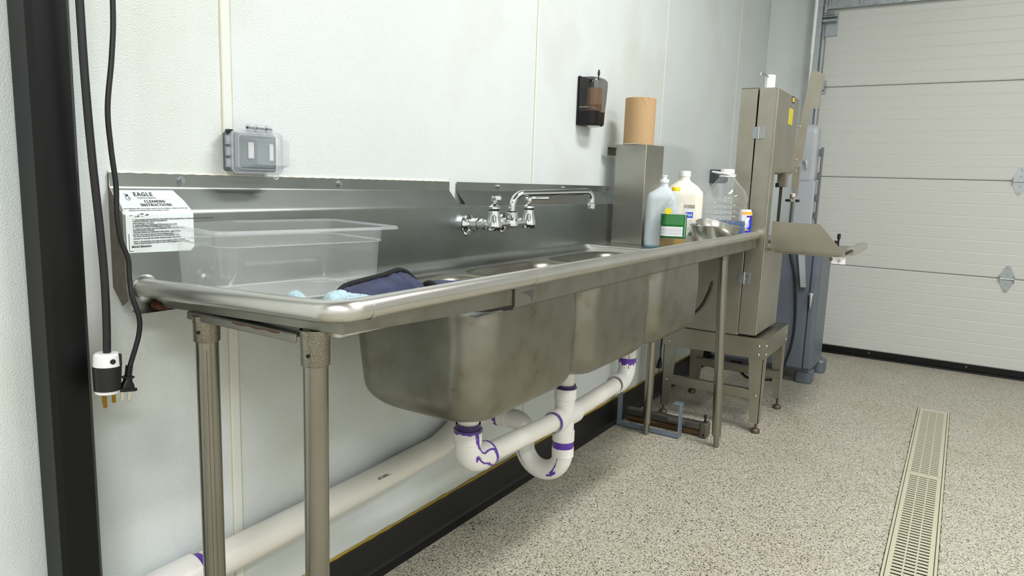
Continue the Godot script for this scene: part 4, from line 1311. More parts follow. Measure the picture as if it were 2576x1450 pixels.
func outlet(c: Vector3, kind: int, lab: String) -> void:
	var t := thing("outlet_cover", lab, "outlet cover", c, "weatherproof outlet covers" if false else "")
	var grey_back := mat(Color(0.36, 0.39, 0.41), 0.5)
	if kind == 2:
		grey_back = mat(Color(0.25, 0.28, 0.30), 0.5)
	var w := 0.118; var h := 0.080
	part("back_plate", Shape.new().box(c + Vector3(0, 0, 0.014), Vector3(w, h, 0.028), 0.004), grey_back, t)
	# receptacle face: white insert with a slot plate
	part("receptacle", Shape.new().box(c + Vector3(0.000, 0, 0.0295), Vector3(0.100, 0.064, 0.003), 0.001), mat(Color(0.42, 0.47, 0.48), 0.55), t)
	var s := Shape.new()
	s.box(c + Vector3(-0.012, 0.004, 0.033), Vector3(0.014, 0.034, 0.004), 0.0015)
	s.box(c + Vector3(0.040, 0.002, 0.033), Vector3(0.010, 0.036, 0.004), 0.0015)
	part("outlet_insert", s, M.white, t)
	if kind == 2:
		part("cover", Shape.new().loft([_box_ring(c + Vector3(0, 0, 0.028), w, h, 0.008), _box_ring(c + Vector3(0, 0, 0.06), w, h, 0.008), _box_ring(c + Vector3(0, 0, 0.08), w - 0.02, h - 0.02, 0.008)]), grey_back, t)
		return
	var cov := Shape.new()
	cov.loft([_box_ring(c + Vector3(0, 0, 0.028), w + 0.004, h + 0.004, 0.010), _box_ring(c + Vector3(0, 0, 0.046), w + 0.004, h + 0.004, 0.010), _box_ring(c + Vector3(0.0, 0, 0.0475), w - 0.006, h - 0.006, 0.008), _box_ring(c + Vector3(0.0, 0, 0.050), w - 0.010, h - 0.010, 0.007), _box_ring(c + Vector3(0.003, 0, 0.085), w - 0.034, h - 0.026, 0.006), _box_ring(c + Vector3(0.003, 0, 0.0868), w - 0.038, h - 0.030, 0.005)], false, true)
	part("clear_cover", cov, M.frost, t, "clear plastic bubble cover", 25.0)
	var rim := Shape.new()
	var pts := []
	for q in rrect(w + 0.006, h + 0.006, 0.010, 6): pts.append(c + Vector3(q.x, q.y, 0.040))
	rim.tube(pts, 0.0026, 8, false, true)
	pts = []
	for q in rrect(w - 0.010, h - 0.010, 0.008, 6): pts.append(c + Vector3(q.x, q.y, 0.0485))
	rim.tube(pts, 0.0016, 8, false, true)
	part("cover_rim", rim, M.frost, t)
	# hinge barrels on the left and on top, a lock lug below
	var hg := Shape.new()
	for k in 3:
		hg.cyl(c + Vector3(-w / 2 - 0.006, -0.032 + k * 0.023, 0.030), c + Vector3(-w / 2 - 0.006, -0.014 + k * 0.023, 0.030), 0.0058, -1, 16)
		hg.box(c + Vector3(-w / 2 - 0.001, -0.023 + k * 0.023, 0.030), Vector3(0.012, 0.013, 0.010), 0.002)
	part("hinge", hg, M.frost, t)
	var hp := Shape.new()
	hp.box(c + Vector3(-w / 2 + 0.004, h / 2 + 0.001, 0.022), Vector3(0.016, 0.008, 0.012), 0.002)
	part("hinge_cap", hp, M.dark, t)
	var tl := Shape.new()
	for q in [[-0.030, -0.014], [-0.010, 0.010], [0.016, 0.030]]:
		tl.lathe_on(c + Vector3(q[0], h / 2 + 0.010, 0.046), c + Vector3(q[1], h / 2 + 0.010, 0.046), [Vector2(0.0035, 0), Vector2(0.0078, 0.0), Vector2(0.0078, q[1] - q[0]), Vector2(0.0035, q[1] - q[0])], 18)
		tl.box(c + Vector3((q[0] + q[1]) / 2, h / 2 + 0.004, 0.046), Vector3(q[1] - q[0], 0.010, 0.008), 0.002)
	part("hinge", tl, M.frost, t)
	part("hinge_pin", Shape.new().cyl(c + Vector3(-0.031, h / 2 + 0.010, 0.046), c + Vector3(0.030, h / 2 + 0.010, 0.046), 0.0026, -1, 10), M.dark, t)
	var lug := Shape.new()
	lug.tube(_circle(c + Vector3(0.034, -h / 2 - 0.009, 0.054), 0.0055, Vector3(0, 0, 1)), 0.0024, 8, false, true)
	lug.box(c + Vector3(0.022, -h / 2 - 0.006, 0.046), Vector3(0.022, 0.010, 0.006), 0.002)
	part("lock_lug", lug, M.frost, t)

func _circle(c: Vector3, r: float, n: Vector3, k := 20) -> Array:
	var x := n.cross(Vector3(0.3, 0.9, 0.2)).normalized()
	var y := n.cross(x)
	var out := []
	for i in k:
		out.append(c + x * r * cos(TAU * i / k) + y * r * sin(TAU * i / k))
	return out

func _box_ring(c: Vector3, w: float, h: float, r: float) -> PackedVector3Array:
	var out := PackedVector3Array()
	for q in rrect(w, h, r, 5):
		out.append(c + Vector3(q.x, q.y, 0))
	return out

# ------------------------------------------------------------------ things standing on the sink
func deck_things() -> void:
	var y := 0.8735
	# clear food pan on the left drainboard
	var pan := thing("food_pan", "clear plastic food pan standing empty on the left drainboard", "food pan", Vector3(0.927, 0.886, 0.182))
	var pc := Vector3(0.927, 0.0, 0.182)
	var turn := 0.187
	var wall := Shape.new()
	var w := 0.350; var d := 0.228
	wall.loft([ring(pc + Vector3(0, 0.8865, 0), w - 0.03, d - 0.03, 0.02, turn), ring(pc + Vector3(0, 0.890, 0), w - 0.022, d - 0.022, 0.03, turn), ring(pc + Vector3(0, 0.988, 0), w - 0.008, d - 0.008, 0.036, turn), ring(pc + Vector3(0, 0.991, 0), w, d, 0.04, turn), ring(pc + Vector3(0, 1.0175, 0), w + 0.003, d + 0.003, 0.04, turn)], false, false, false)
	wall.face(Vector3.UP)
	part("pan_wall", wall, M.clear, pan)
	part("pan_floor", Shape.new().loft([ring(pc + Vector3(0, 0.8855, 0), w - 0.03, d - 0.03, 0.02, turn), ring(pc + Vector3(0, 0.888, 0), w - 0.028, d - 0.028, 0.02, turn)]), M.clear, pan)
	var rim := Shape.new()
	var inner := ring(pc + Vector3(0, 1.0175, 0), w + 0.003, d + 0.003, 0.04, turn)
	var outer := ring(pc + Vector3(0, 1.0195, 0), w + 0.044, d + 0.036, 0.03, turn)
	var lip := ring(pc + Vector3(0, 1.0140, 0), w + 0.048, d + 0.040, 0.03, turn)
	rim.loft([inner, outer, lip], false, false, false)
	rim.face(Vector3.UP)
	part("pan_rim", rim, M.frost, pan)
	var edges := Shape.new()
	var path := []
	for q in ring(pc + Vector3(0, 0.9895, 0), w - 0.002, d - 0.002, 0.038, turn): path.append(q)
	edges.tube(path, 0.0011, 6, false, true)
	path = []
	for q in ring(pc + Vector3(0, 0.8885, 0), w - 0.024, d - 0.024, 0.03, turn): path.append(q)
	edges.tube(path, 0.0012, 6, false, true)
	part("pan_step", edges, M.frost, pan)

	# brushed steel towel box and the paper roll on it
	var b := Vector3(2.798, 0, 0.146)
	var turn_y := Basis(Vector3.UP, -0.218)
	var box := thing("steel_box", "tall brushed stainless box on the sink's right drainboard, carrying a paper roll", "dispenser", Vector3(b.x, y, b.z))
	var s := Shape.new()
	var bw := 0.126; var bd := 0.150; var by := 1.281
	for q in [[Vector3(-bw / 2, 0, 0), Vector3(0.002, by - y, bd)], [Vector3(bw / 2, 0, 0), Vector3(0.002, by - y, bd)], [Vector3(0, 0, bd / 2), Vector3(bw, by - y, 0.002)], [Vector3(0, 0, -bd / 2), Vector3(bw, by - y, 0.002)]]:
		s.box(Vector3(b.x, (by + y) / 2, b.z) + turn_y * q[0], q[1], 0.0006, turn_y)
	s.box(Vector3(b.x, by - 0.003, b.z), Vector3(bw, 0.002, bd), 0.0, turn_y)
	part("shell", s, M.box_steel, box)
	part("corner_edge", Shape.new().cyl(Vector3(b.x, y, b.z) + turn_y * Vector3(-bw / 2, 0, bd / 2), Vector3(b.x, by, b.z) + turn_y * Vector3(-bw / 2, 0, bd / 2), 0.0022, -1, 10), M.nickel, box)
	var lp := Shape.new()
	lp.box(Vector3(b.x, by - 0.008, b.z) + turn_y * Vector3(-bw / 2 + 0.005, 0, -bd / 2 - 0.012), Vector3(0.07, 0.003, 0.026), 0.001, turn_y * Basis(Vector3.RIGHT, 0.25))
	lp.box(Vector3(b.x, by - 0.026, b.z) + turn_y * Vector3(-bw / 2 + 0.005, 0, -bd / 2 - 0.025), Vector3(0.07, 0.034, 0.003), 0.001, turn_y)
	part("tear_lip", lp, M.box_steel, box)
	var rod := Shape.new()
	rod.tube([Vector3(b.x, by + 0.003, b.z) + turn_y * Vector3(-bw / 2 - 0.002, 0, -bd / 2 - 0.01), Vector3(b.x, by + 0.004, b.z) + turn_y * Vector3(-bw / 2 - 0.002, 0, bd / 2 - 0.02)], 0.0022, 8)
	part("hinge_rod", rod, M.nickel, box)
	var rc := Vector3(2.796, by + 0.0006, 0.138)
	var roll := thing("paper_roll", "brown paper towel roll standing on the tall steel box", "paper roll", rc)
	var kraft := mat(Color(0.715, 0.595, 0.435), 0.85)
	kraft.heightmap_enabled = false
	part("wound_paper", Shape.new().lathe(rc, [Vector2(0.0, 0.0), Vector2(0.0615, 0.0), Vector2(0.063, 0.002), Vector2(0.063, 0.188), Vector2(0.0615, 0.190), Vector2(0.024, 0.190)], 48, false), kraft, roll)
	part("core", Shape.new().lathe(rc, [Vector2(0.024, 0.185), Vector2(0.024, 0.191), Vector2(0.021, 0.191), Vector2(0.021, 0.12)], 24, false), mat(Color(0.55, 0.43, 0.30), 0.9), roll)
	var cr := Shape.new()
	for q in [[4.0, 0.19, 4.35, 0.165], [4.6, 0.19, 4.45, 0.175], [3.6, 0.19, 3.95, 0.150]]:
		var pts := []
		for k in 7:
			var a: float = lerpf(q[0], q[2], k / 6.0)
			pts.append(rc + Vector3(cos(a) * 0.0628, lerpf(q[1], q[3], k / 6.0), -sin(a) * 0.0628))
		cr.tube(pts, [0.0014, 0.0013, 0.0011, 0.0010, 0.0008, 0.0006, 0.0003], 6)
	part("crease", cr, kraft, roll)

	# jug of pale blue cleaner
	var jc := Vector3(2.700, y, 0.296)
	var jt := 1.2
	var jug := thing("jug", "translucent white plastic jug with a little blue liquid, next to the steel box", "jug", jc)
	var js := Shape.new()
	js.loft([ring(jc + Vector3(0, 0.0, 0), 0.106, 0.070, 0.02, jt), ring(jc + Vector3(0, 0.004, 0), 0.122, 0.080, 0.026, jt), ring(jc + Vector3(0, 0.03, 0), 0.128, 0.084, 0.028, jt), ring(jc + Vector3(0, 0.150, 0), 0.126, 0.083, 0.028, jt), ring(jc + Vector3(0, 0.195, 0), 0.122, 0.081, 0.030, jt), ring(jc + Vector3(0, 0.214, 0), 0.110, 0.074, 0.032, jt), ring(jc + Vector3(0.006, 0.230, 0), 0.070, 0.062, 0.028, jt), ring(jc + Vector3(0.008, 0.240, 0), 0.040, 0.040, 0.018, jt), ring(jc + Vector3(0.008, 0.246, 0), 0.032, 0.032, 0.016, jt), ring(jc + Vector3(0.008, 0.262, 0), 0.031, 0.031, 0.0155, jt)])
	part("body", js, M.jug, jug)
	part("liquid", Shape.new().loft([ring(jc + Vector3(0, 0.0012, 0), 0.115, 0.074, 0.024, jt), ring(jc + Vector3(0, 0.006, 0), 0.1245, 0.0825, 0.027, jt), ring(jc + Vector3(0, 0.011, 0), 0.1255, 0.0832, 0.027, jt)]), M.jug_blue, jug, "shallow blue liquid")
	part("cap", Shape.new().lathe(jc + Vector3(0.008, 0.258, 0), [Vector2(0.0175, 0), Vector2(0.0180, 0.002), Vector2(0.0172, 0.013), Vector2(0.009, 0.014), Vector2(0.0085, 0.024), Vector2(0.0115, 0.025), Vector2(0.0105, 0.029)], 24), M.white, jug)

	# cooking-spray-like bottle of amber cleaner with a green label
	var gc := Vector3(2.642, y, 0.368)
	var gt := 1.18
	var gb := thing("bottle", "clear bottle of amber cleaner with a green label and yellow cap", "bottle", gc)
	var gs := Shape.new()
	gs.loft([ring(gc + Vector3(0, 0.001, 0), 0.088, 0.046, 0.018, gt), ring(gc + Vector3(0, 0.005, 0), 0.098, 0.056, 0.024, gt), ring(gc + Vector3(0, 0.040, 0), 0.101, 0.058, 0.025, gt), ring(gc + Vector3(0, 0.048, 0), 0.098, 0.055, 0.024, gt), ring(gc + Vector3(0, 0.140, 0), 0.098, 0.055, 0.024, gt), ring(gc + Vector3(0, 0.147, 0), 0.101, 0.058, 0.025, gt), ring(gc + Vector3(0, 0.168, 0), 0.100, 0.057, 0.025, gt), ring(gc + Vector3(0, 0.184, 0), 0.080, 0.050, 0.023, gt), ring(gc + Vector3(0, 0.214, 0), 0.036, 0.033, 0.015, gt), ring(gc + Vector3(0, 0.222, 0), 0.028, 0.028, 0.0135, gt), ring(gc + Vector3(0, 0.232, 0), 0.027, 0.027, 0.013, gt)])
	part("body", gs, M.bottle, gb)
	var amber := fluid(Color(0.78, 0.64, 0.05))
	part("liquid", Shape.new().loft([ring(gc + Vector3(0, 0.003, 0), 0.090, 0.048, 0.018, gt), ring(gc + Vector3(0, 0.006, 0), 0.0965, 0.0545, 0.023, gt), ring(gc + Vector3(0, 0.040, 0), 0.0995, 0.0565, 0.024, gt), ring(gc + Vector3(0, 0.046, 0), 0.0965, 0.0535, 0.023, gt)]), amber, gb, "amber liquid")
	part("cap", Shape.new().lathe(gc + Vector3(0, 0.227, 0), [Vector2(0.0145, 0), Vector2(0.0150, 0.002), Vector2(0.0150, 0.013), Vector2(0.0135, 0.0155)], 28), M.yellow, gb, "yellow screw cap")
	var lab := Image.create(256, 192, false, Image.FORMAT_RGB8)
	lab.fill(Color(0.07, 0.40, 0.15))
	lab.fill_rect(Rect2i(0, 0, 256, 5), Color(0.85, 0.88, 0.85))
	lab.fill_rect(Rect2i(0, 184, 256, 8), Color(0.12, 0.26, 0.17))
	var rng := RandomNumberGenerator.new()
	rng.seed = 3
	for side in 2:
		var ox := 128 * side
		lab.fill_rect(Rect2i(ox + 24, 0, 3, 184), Color(0.9, 0.92, 0.9))
		lab.fill_rect(Rect2i(ox, 6, 24, 178), Color(0.06, 0.30, 0.14))
		for k in 9:
			lab.fill_rect(Rect2i(ox + 42, 14 + k * 8, 30 + rng.randi() % 34, 2), Color(0.45, 0.68, 0.48))
		lab.fill_rect(Rect2i(ox + 42, 102, 66, 74), Color(0.92, 0.92, 0.93))
		for k in 5:
			lab.fill_rect(Rect2i(ox + 42, 114 + k * 12, 66, 4 + k % 2), Color(0.62, 0.63, 0.65))
	var lm := mat(Color.WHITE, 0.4)
	lm.albedo_texture = ImageTexture.create_from_image(lab)
	var ls := Shape.new()
	ls.mark()
	var r0 := ring(gc + Vector3(0, 0.141, 0), 0.0987, 0.0557, 0.0242, gt, 8)
	var r1 := ring(gc + Vector3(0, 0.047, 0), 0.0987, 0.0557, 0.0242, gt, 8)
	ls._skin([r0, r1], true, false, false)
	ls.close()
	part("wrap_label", ls, sheet(lm), gb, "green printed label")
	var disc := PackedVector2Array()
	for k in 20: disc.append(Vector2(0.0125, 0).rotated(TAU * k / 20.0))
	# yellow round sticker above the label, on the face towards the camera
	part("round_sticker", Shape.new().prism(disc, 0.0006, Transform3D(Basis(Vector3(0.38, 0, 0.925), Vector3.UP, Vector3(-0.925, 0, 0.38)), gc + Vector3(0, 0.150, 0) + Vector3(-0.925, 0, 0.38) * 0.0292 - Vector3(0.38, 0, 0.925) * 0.024)), M.yellow, gb)

	# cream jug
	var cc := Vector3(2.955, y, 0.292)
	var ct := 1.25
	var cj := thing("jug", "large cream plastic jug with a white cap, behind the green-labelled bottle", "jug", cc)
	var cs := Shape.new()
	cs.loft([ring(cc, 0.150, 0.100, 0.03, ct), ring(cc + Vector3(0, 0.004, 0), 0.162, 0.110, 0.036, ct), ring(cc + Vector3(0, 0.03, 0), 0.166, 0.114, 0.038, ct), ring(cc + Vector3(0, 0.205, 0), 0.164, 0.112, 0.038, ct), ring(cc + Vector3(0, 0.225, 0), 0.156, 0.106, 0.040, ct), ring(cc + Vector3(0, 0.250, 0), 0.110, 0.086, 0.040, ct), ring(cc + Vector3(0, 0.266, 0), 0.060, 0.056, 0.026, ct), ring(cc + Vector3(0, 0.274, 0), 0.046, 0.046, 0.022, ct), ring(cc + Vector3(0, 0.300, 0), 0.044, 0.044, 0.0215, ct)])
	part("body", cs, M.cream, cj)
	part("cap", Shape.new().lathe(cc + Vector3(0, 0.287, 0), [Vector2(0.0245, 0), Vector2(0.0250, 0.002), Vector2(0.0245, 0.022), Vector2(0.0235, 0.024)], 28), M.white, cj)
	var jl := Image.create(64, 128, false, Image.FORMAT_RGB8)
	jl.fill(Color(0.90, 0.90, 0.88))
	jl.fill_rect(Rect2i(0, 0, 64, 14), Color(0.60, 0.60, 0.56))
	jl.fill_rect(Rect2i(8, 28, 46, 22), Color(0.10, 0.32, 0.80))
	for k in 3: jl.fill_rect(Rect2i(14 + k * 13, 34, 8, 10), Color(0.80, 0.87, 0.95))
	for k in 6: jl.fill_rect(Rect2i(8, 60 + k * 7, 30 + (k * 17) % 20, 2), Color(0.70, 0.72, 0.74))
	jl.fill_rect(Rect2i(8, 106, 20, 14), Color(0.55, 0.66, 0.55))
	var jm := mat(Color.WHITE, 0.45)
	jm.albedo_texture = ImageTexture.create_from_image(jl)
	var q := Shape.new()
	var along := Vector3(cos(ct), 0, sin(ct)); var outw := Vector3(-sin(ct), 0, cos(ct))
	if outw.x > 0: outw = -outw
	var lc := cc + Vector3(0, 0.10, 0) + outw * 0.0577 + along * 0.030
	q.quad(lc + along * 0.020 + Vector3(0, 0.07, 0), lc - along * 0.024 + Vector3(0, 0.07, 0), lc - along * 0.024 - Vector3(0, 0.07, 0), lc + along * 0.020 - Vector3(0, 0.07, 0), Vector2(0, 0), Vector2(1, 1))
	part("front_label", q, sheet(jm), cj)

	# big clear water jug with blue liquid
	var wc := Vector3(3.062, y, 0.442)
	var wj := thing("jug", "big ribbed clear jug holding blue liquid, white cap and carry ring", "jug", wc)
	var pr := [Vector2(0.072, 0.001), Vector2(0.086, 0.004), Vector2(0.0905, 0.014)]
	for k in 5:
		var yy := 0.085 + k * 0.023
		pr.append(Vector2(0.0905, yy - 0.006)); pr.append(Vector2(0.0875, yy)); pr.append(Vector2(0.0905, yy + 0.006))
	pr.append_array([Vector2(0.0925, 0.195), Vector2(0.090, 0.212), Vector2(0.078, 0.236), Vector2(0.055, 0.262), Vector2(0.036, 0.284), Vector2(0.0285, 0.292), Vector2(0.027, 0.306)])
	part("body", Shape.new().lathe(wc, pr, 48, false), M.bottle, wj)
	part("base", Shape.new().lathe(wc, [Vector2(0.0, 0.001), Vector2(0.072, 0.001)], 32, false), M.bottle, wj)
	var blue := fluid(Color(0.10, 0.44, 0.74))
	part("liquid", Shape.new().lathe(wc, [Vector2(0.070, 0.003), Vector2(0.084, 0.006), Vector2(0.0885, 0.015), Vector2(0.0890, 0.078), Vector2(0.0862, 0.085), Vector2(0.0888, 0.092), Vector2(0.0862, 0.108)], 40), blue, wj, "blue liquid")
	part("collar", Shape.new().lathe(wc, [Vector2(0.0275, 0.290), Vector2(0.0345, 0.292), Vector2(0.0345, 0.297), Vector2(0.0275, 0.299)], 32), M.white, wj)
	part("cap", Shape.new().lathe(wc, [Vector2(0.0270, 0.304), Vector2(0.0288, 0.306), Vector2(0.0283, 0.322), Vector2(0.0265, 0.3245)], 32), M.white, wj)
	var hp := []
	for k in 24:
		var a := TAU * k / 24.0
		var rx := 0.032 + 0.030 * maxf(0.0, cos(a)) * maxf(0.0, cos(a))
		var dirx := Vector3(-0.62, 0, -0.78); var dirz := Vector3(-0.78, 0, 0.62)
		hp.append(wc + Vector3(0, 0.300 + 0.012 * maxf(0.0, cos(a)), 0) + dirx * cos(a) * (0.034 + 0.034 * maxf(0.0, cos(a))) + dirz * sin(a) * minf(rx, 0.034))
	part("carry_ring", Shape.new().tube(hp, 0.0036, 10, false, true), M.white, wj)

	# two nested mixing bowls
	var mb := mat(Color(0.74, 0.74, 0.71), 0.28, 1.0)
	sheet(mb)
	var oc := Vector3(2.868, y, 0.462)
	var outer_b := thing("mixing_bowl", "lower of two steel mixing bowls, standing level near the rim", "bowl", oc, "")
	var bp := [Vector2(0.0, 0.0005), Vector2(0.040, 0.0005), Vector2(0.050, 0.003), Vector2(0.068, 0.020), Vector2(0.083, 0.046), Vector2(0.092, 0.068), Vector2(0.0975, 0.092), Vector2(0.0960, 0.092), Vector2(0.0905, 0.068), Vector2(0.0815, 0.047), Vector2(0.066, 0.0215), Vector2(0.049, 0.0045), Vector2(0.0, 0.002)]
	part("body", Shape.new().lathe(oc, bp, 48, false), mb, outer_b)
	part("rolled_edge", Shape.new().tube(_circle(oc + Vector3(0, 0.0925, 0), 0.0995, Vector3.UP, 48), 0.0024, 8, false, true), mb, outer_b)
	var ic := oc + Vector3(0.004, 0.034, -0.008)
	var inner_b := thing("mixing_bowl", "upper steel mixing bowl, tilted inside the lower one", "bowl", ic, "")
	var sh := Shape.new()
	var tilt := (Vector3.UP + Vector3(0.36, 0, 0.93) * 0.17 + Vector3(-0.93, 0, 0.36) * 0.22).normalized()
	var tx := tilt.cross(Vector3(0, 0, 1)).normalized()
	sh.xf = Transform3D(Basis(tx, tilt, tx.cross(tilt)), ic)
	sh.lathe(Vector3.ZERO, [Vector2(0.0, 0.006), Vector2(0.036, 0.006), Vector2(0.052, 0.014), Vector2(0.066, 0.030), Vector2(0.076, 0.048), Vector2(0.080, 0.060), Vector2(0.0786, 0.060), Vector2(0.0745, 0.0485), Vector2(0.0645, 0.0312), Vector2(0.050, 0.0152), Vector2(0.036, 0.0075), Vector2(0.0, 0.0075)], 48, false)
	part("body", sh, mb, inner_b)
	var sr := Shape.new()
	sr.xf = sh.xf
	sr.tube(_circle(Vector3(0, 0.0605, 0), 0.0815, Vector3.UP, 48), 0.002, 8, false, true)
	part("rolled_edge", sr, mb, inner_b)

	# blue and white bottle at the end
	var uc := Vector3(3.152, y, 0.508)
	var ut := 0.93
	var ub := thing("bottle", "white cleaner bottle with a blue and yellow label at the sink's far end", "bottle", uc)
	var uh := 0.155
	part("body", Shape.new().loft([ring(uc, 0.048, 0.026, 0.010, ut), ring(uc + Vector3(0, 0.004, 0), 0.054, 0.032, 0.013, ut), ring(uc + Vector3(0, uh - 0.012, 0), 0.053, 0.030, 0.013, ut), ring(uc + Vector3(0, uh, 0), 0.046, 0.024, 0.010, ut)]), M.white, ub)
	var ul := Image.create(128, 256, false, Image.FORMAT_RGB8)
	ul.fill(Color(0.88, 0.90, 0.93))
	for yy in 256:
		var edge := 20 + int(90.0 * (1.0 - smoothstep(20.0, 210.0, float(yy))))
		if yy > 26: ul.fill_rect(Rect2i(edge, yy, 128 - edge, 1), Color(0.03, 0.12, 0.72) if yy < 190 else Color(0.04, 0.26, 0.82))
		if yy > 200: ul.fill_rect(Rect2i(0, yy, 128, 1), Color(0.04, 0.26, 0.82))
	ul.fill_rect(Rect2i(0, 0, 128, 22), Color(0.95, 0.68, 0.08))
	ul.fill_rect(Rect2i(64, 30, 64, 16), Color(0.26, 0.08, 0.52))
	for k in 5: ul.fill_rect(Rect2i(58 + k * 9, 72 + 8 * (5 - k), 6, 40), Color(0.80, 0.88, 0.97))
	ul.fill_rect(Rect2i(34, 142, 62, 12), Color(0.86, 0.66, 0.10))
	for k in 3: ul.fill_rect(Rect2i(22 + k * 24, 170, 15, 20), Color(0.62, 0.80, 0.92))
	var um := mat(Color.WHITE, 0.35)
	um.albedo_texture = ImageTexture.create_from_image(ul)
	var ua := Vector3(cos(ut), 0, sin(ut)); var uo := Vector3(-sin(ut), 0, cos(ut))
	if uo.dot(Vector3(-1, 0, 0.3)) < 0: uo = -uo
	var rt := uo.cross(Vector3.UP) * -1.0
	var c0 := uc + Vector3(0, uh / 2, 0) + uo * 0.0166
	var up2 := Vector3(0, uh / 2 - 0.010, 0)
	var us := Shape.new()
	us.quad(c0 - rt * 0.0235 + up2, c0 + rt * 0.0235 + up2, c0 + rt * 0.0235 - up2, c0 - rt * 0.0235 - up2, Vector2(0, 0), Vector2(1, 1))
	part("front_label", us, sheet(um), ub)
	ua = ua

func cloths() -> void:
	var rng := FastNoiseLite.new()
	rng.seed = 5
	rng.frequency = 9.0
	var knit := noise_tex(256, 0.25, FastNoiseLite.TYPE_CELLULAR, {"bump": 6.0, "seed": 2})
	var navy := mat(Color(0.21, 0.245, 0.40), 0.9)
	navy.rim_enabled = true
	navy.rim = 0.6
	navy.normal_enabled = true
	navy.normal_texture = knit
	planar(navy, Vector3(14, 14, 14))
	overlay(navy, noise_tex(256, 0.02, FastNoiseLite.TYPE_SIMPLEX_SMOOTH, {"fractal": FastNoiseLite.FRACTAL_FBM, "ramp": [[0.0, 1.0], [Color(0.6, 0.6, 0.62), Color(1, 1, 1)]]}), Vector3(4, 4, 4))
	sheet(navy)
	var hem := mat(Color(0.035, 0.035, 0.045), 0.85)
	var pale := mat(Color(0.68, 0.79, 0.82), 0.92)
	pale.rim_enabled = true
	pale.rim = 0.5
	pale.normal_enabled = true
	pale.normal_texture = noise_tex(256, 0.12, FastNoiseLite.TYPE_CELLULAR, {"bump": 10.0, "seed": 6})
	planar(pale, Vector3(9, 9, 9))
	sheet(pale)
	# navy towel thrown over the edge between the drainboard and the first bowl
	var top := curve([Vector3(0.815, 0.918, 0.452), Vector3(0.824, 0.926, 0.448), Vector3(0.841, 0.933, 0.445), Vector3(0.875, 0.937, 0.445), Vector3(0.93, 0.942, 0.445), Vector3(0.961, 0.9465, 0.444), Vector3(0.977, 0.9475, 0.444), Vector3(0.994, 0.942, 0.445), Vector3(1.011, 0.929, 0.447), Vector3(1.025, 0.916, 0.450), Vector3(1.036, 0.905, 0.452)], 5)
	var n := top.size()
	var fold := func(u: float, v: float) -> Vector3:
		var i := u * (n - 1)
		var a: Vector3 = top[int(floor(i))].lerp(top[mini(int(floor(i)) + 1, n - 1)], i - floor(i))
		var p: Vector3
		if v < 0.5:   # face towards the camera, down to the foot behind the rim
			var k := v * 2.0
			var foot := Vector3(a.x - 0.045 + 0.03 * u, 0.889, 0.512)
			p = foot.lerp(a, k) + Vector3(0, 0.010 * sin(k * PI), 0.012 * sin(k * PI))
		else:
			var k := (v - 0.5) * 2.0
			var back := Vector3(a.x + 0.005, 0.889, a.z - 0.045)
			p = a.lerp(back, k) + Vector3(0, 0.006 * sin(k * PI), -0.008 * sin(k * PI))
		var w := sin(v * PI)
		return p + Vector3(0, 1, 1) * 0.0035 * w * rng.get_noise_2d(u * 1.1, v * 0.7)
	var t := thing("towel", "navy towel with a black hem, bunched up at the left drainboard's front rim", "towel", Vector3(0.98, 0.888, 0.46))
	part("cloth", Shape.new().grid(40, 24, fold, Vector3.UP), navy, t)
	var hm := []
	for i in range(1, n): hm.append(top[i] + Vector3(0, 0.0015, 0.0015))
	part("hem", Shape.new().tube(hm, 0.0052, 10), hem, t, "black hem")
	# pale blue terry cloth along the front rim
	var bumps := func(x: float) -> float:
		var px := [0.745, 0.753, 0.768, 0.781, 0.787, 0.80, 0.812, 0.847, 0.885, 0.918, 0.935, 0.952, 0.970, 0.982, 0.992, 1.0]
		var py := [0.925, 0.9365, 0.9385, 0.9385, 0.932, 0.9305, 0.928, 0.919, 0.915, 0.914, 0.919, 0.9215, 0.9205, 0.917, 0.908, 0.895]
		var y: float = py[15]
		for k in 15:
			if x <= px[k + 1]:
				y = lerpf(py[k], py[k + 1], clampf((x - px[k]) / (px[k + 1] - px[k]), 0.0, 1.0))
				break
		return y + 0.003
	var c := thing("cloth", "pale blue ribbed cloth tucked along the inside of the front rim, under the navy towel", "cloth", Vector3(0.92, 0.888, 0.50))
	var lay := func(u: float, v: float) -> Vector3:
		var x := lerpf(0.745, 1.0, u)
		var h: float = bumps.call(x)
		var a := PI * v
		return Vector3(x, 0.890 + (h - 0.890) * sin(a) + 0.003 * sin(a) * rng.get_noise_2d(u * 3.0, v), 0.505 + 0.024 * cos(a) * -1.0 + 0.004 * sin(x * 55.0))
	part("terry", Shape.new().grid(90, 14, lay, Vector3.UP), pale, c)
	var lump := func(u: float, v: float) -> Vector3:
		var a := TAU * u; var b := PI / 2 * v
		return Vector3(0.767 + 0.020 * cos(a) * cos(b), 0.888 + 0.043 * sin(b), 0.408 + 0.030 * sin(a) * cos(b))
	part("terry", Shape.new().grid(20, 8, lump, Vector3.UP), pale, c)
	# a rolled navy towel in the mouth of the first bowl
	var rt := thing("towel", "rolled navy towel lying along the front rim above the first bowl", "towel", Vector3(1.10, 0.88, 0.50))
	var rp := []
	var rr := []
	for k in 14:
		var u := k / 13.0
		rp.append(Vector3(lerpf(1.002, 1.22, u), 0.9085 - 0.012 * u, 0.498 + 0.004 * sin(u * 5.0)))
		rr.append(0.0235 - 0.004 * u + 0.001 * sin(u * 14.0))
	part("cloth", Shape.new().tube(rp, rr, 20), navy, rt)
	part("hem", Shape.new().tube(_circle(Vector3(1.002, 0.9085, 0.498), 0.0180, Vector3(1, 0, 0), 24), 0.0068, 8, false, true), hem, rt, "black hem")
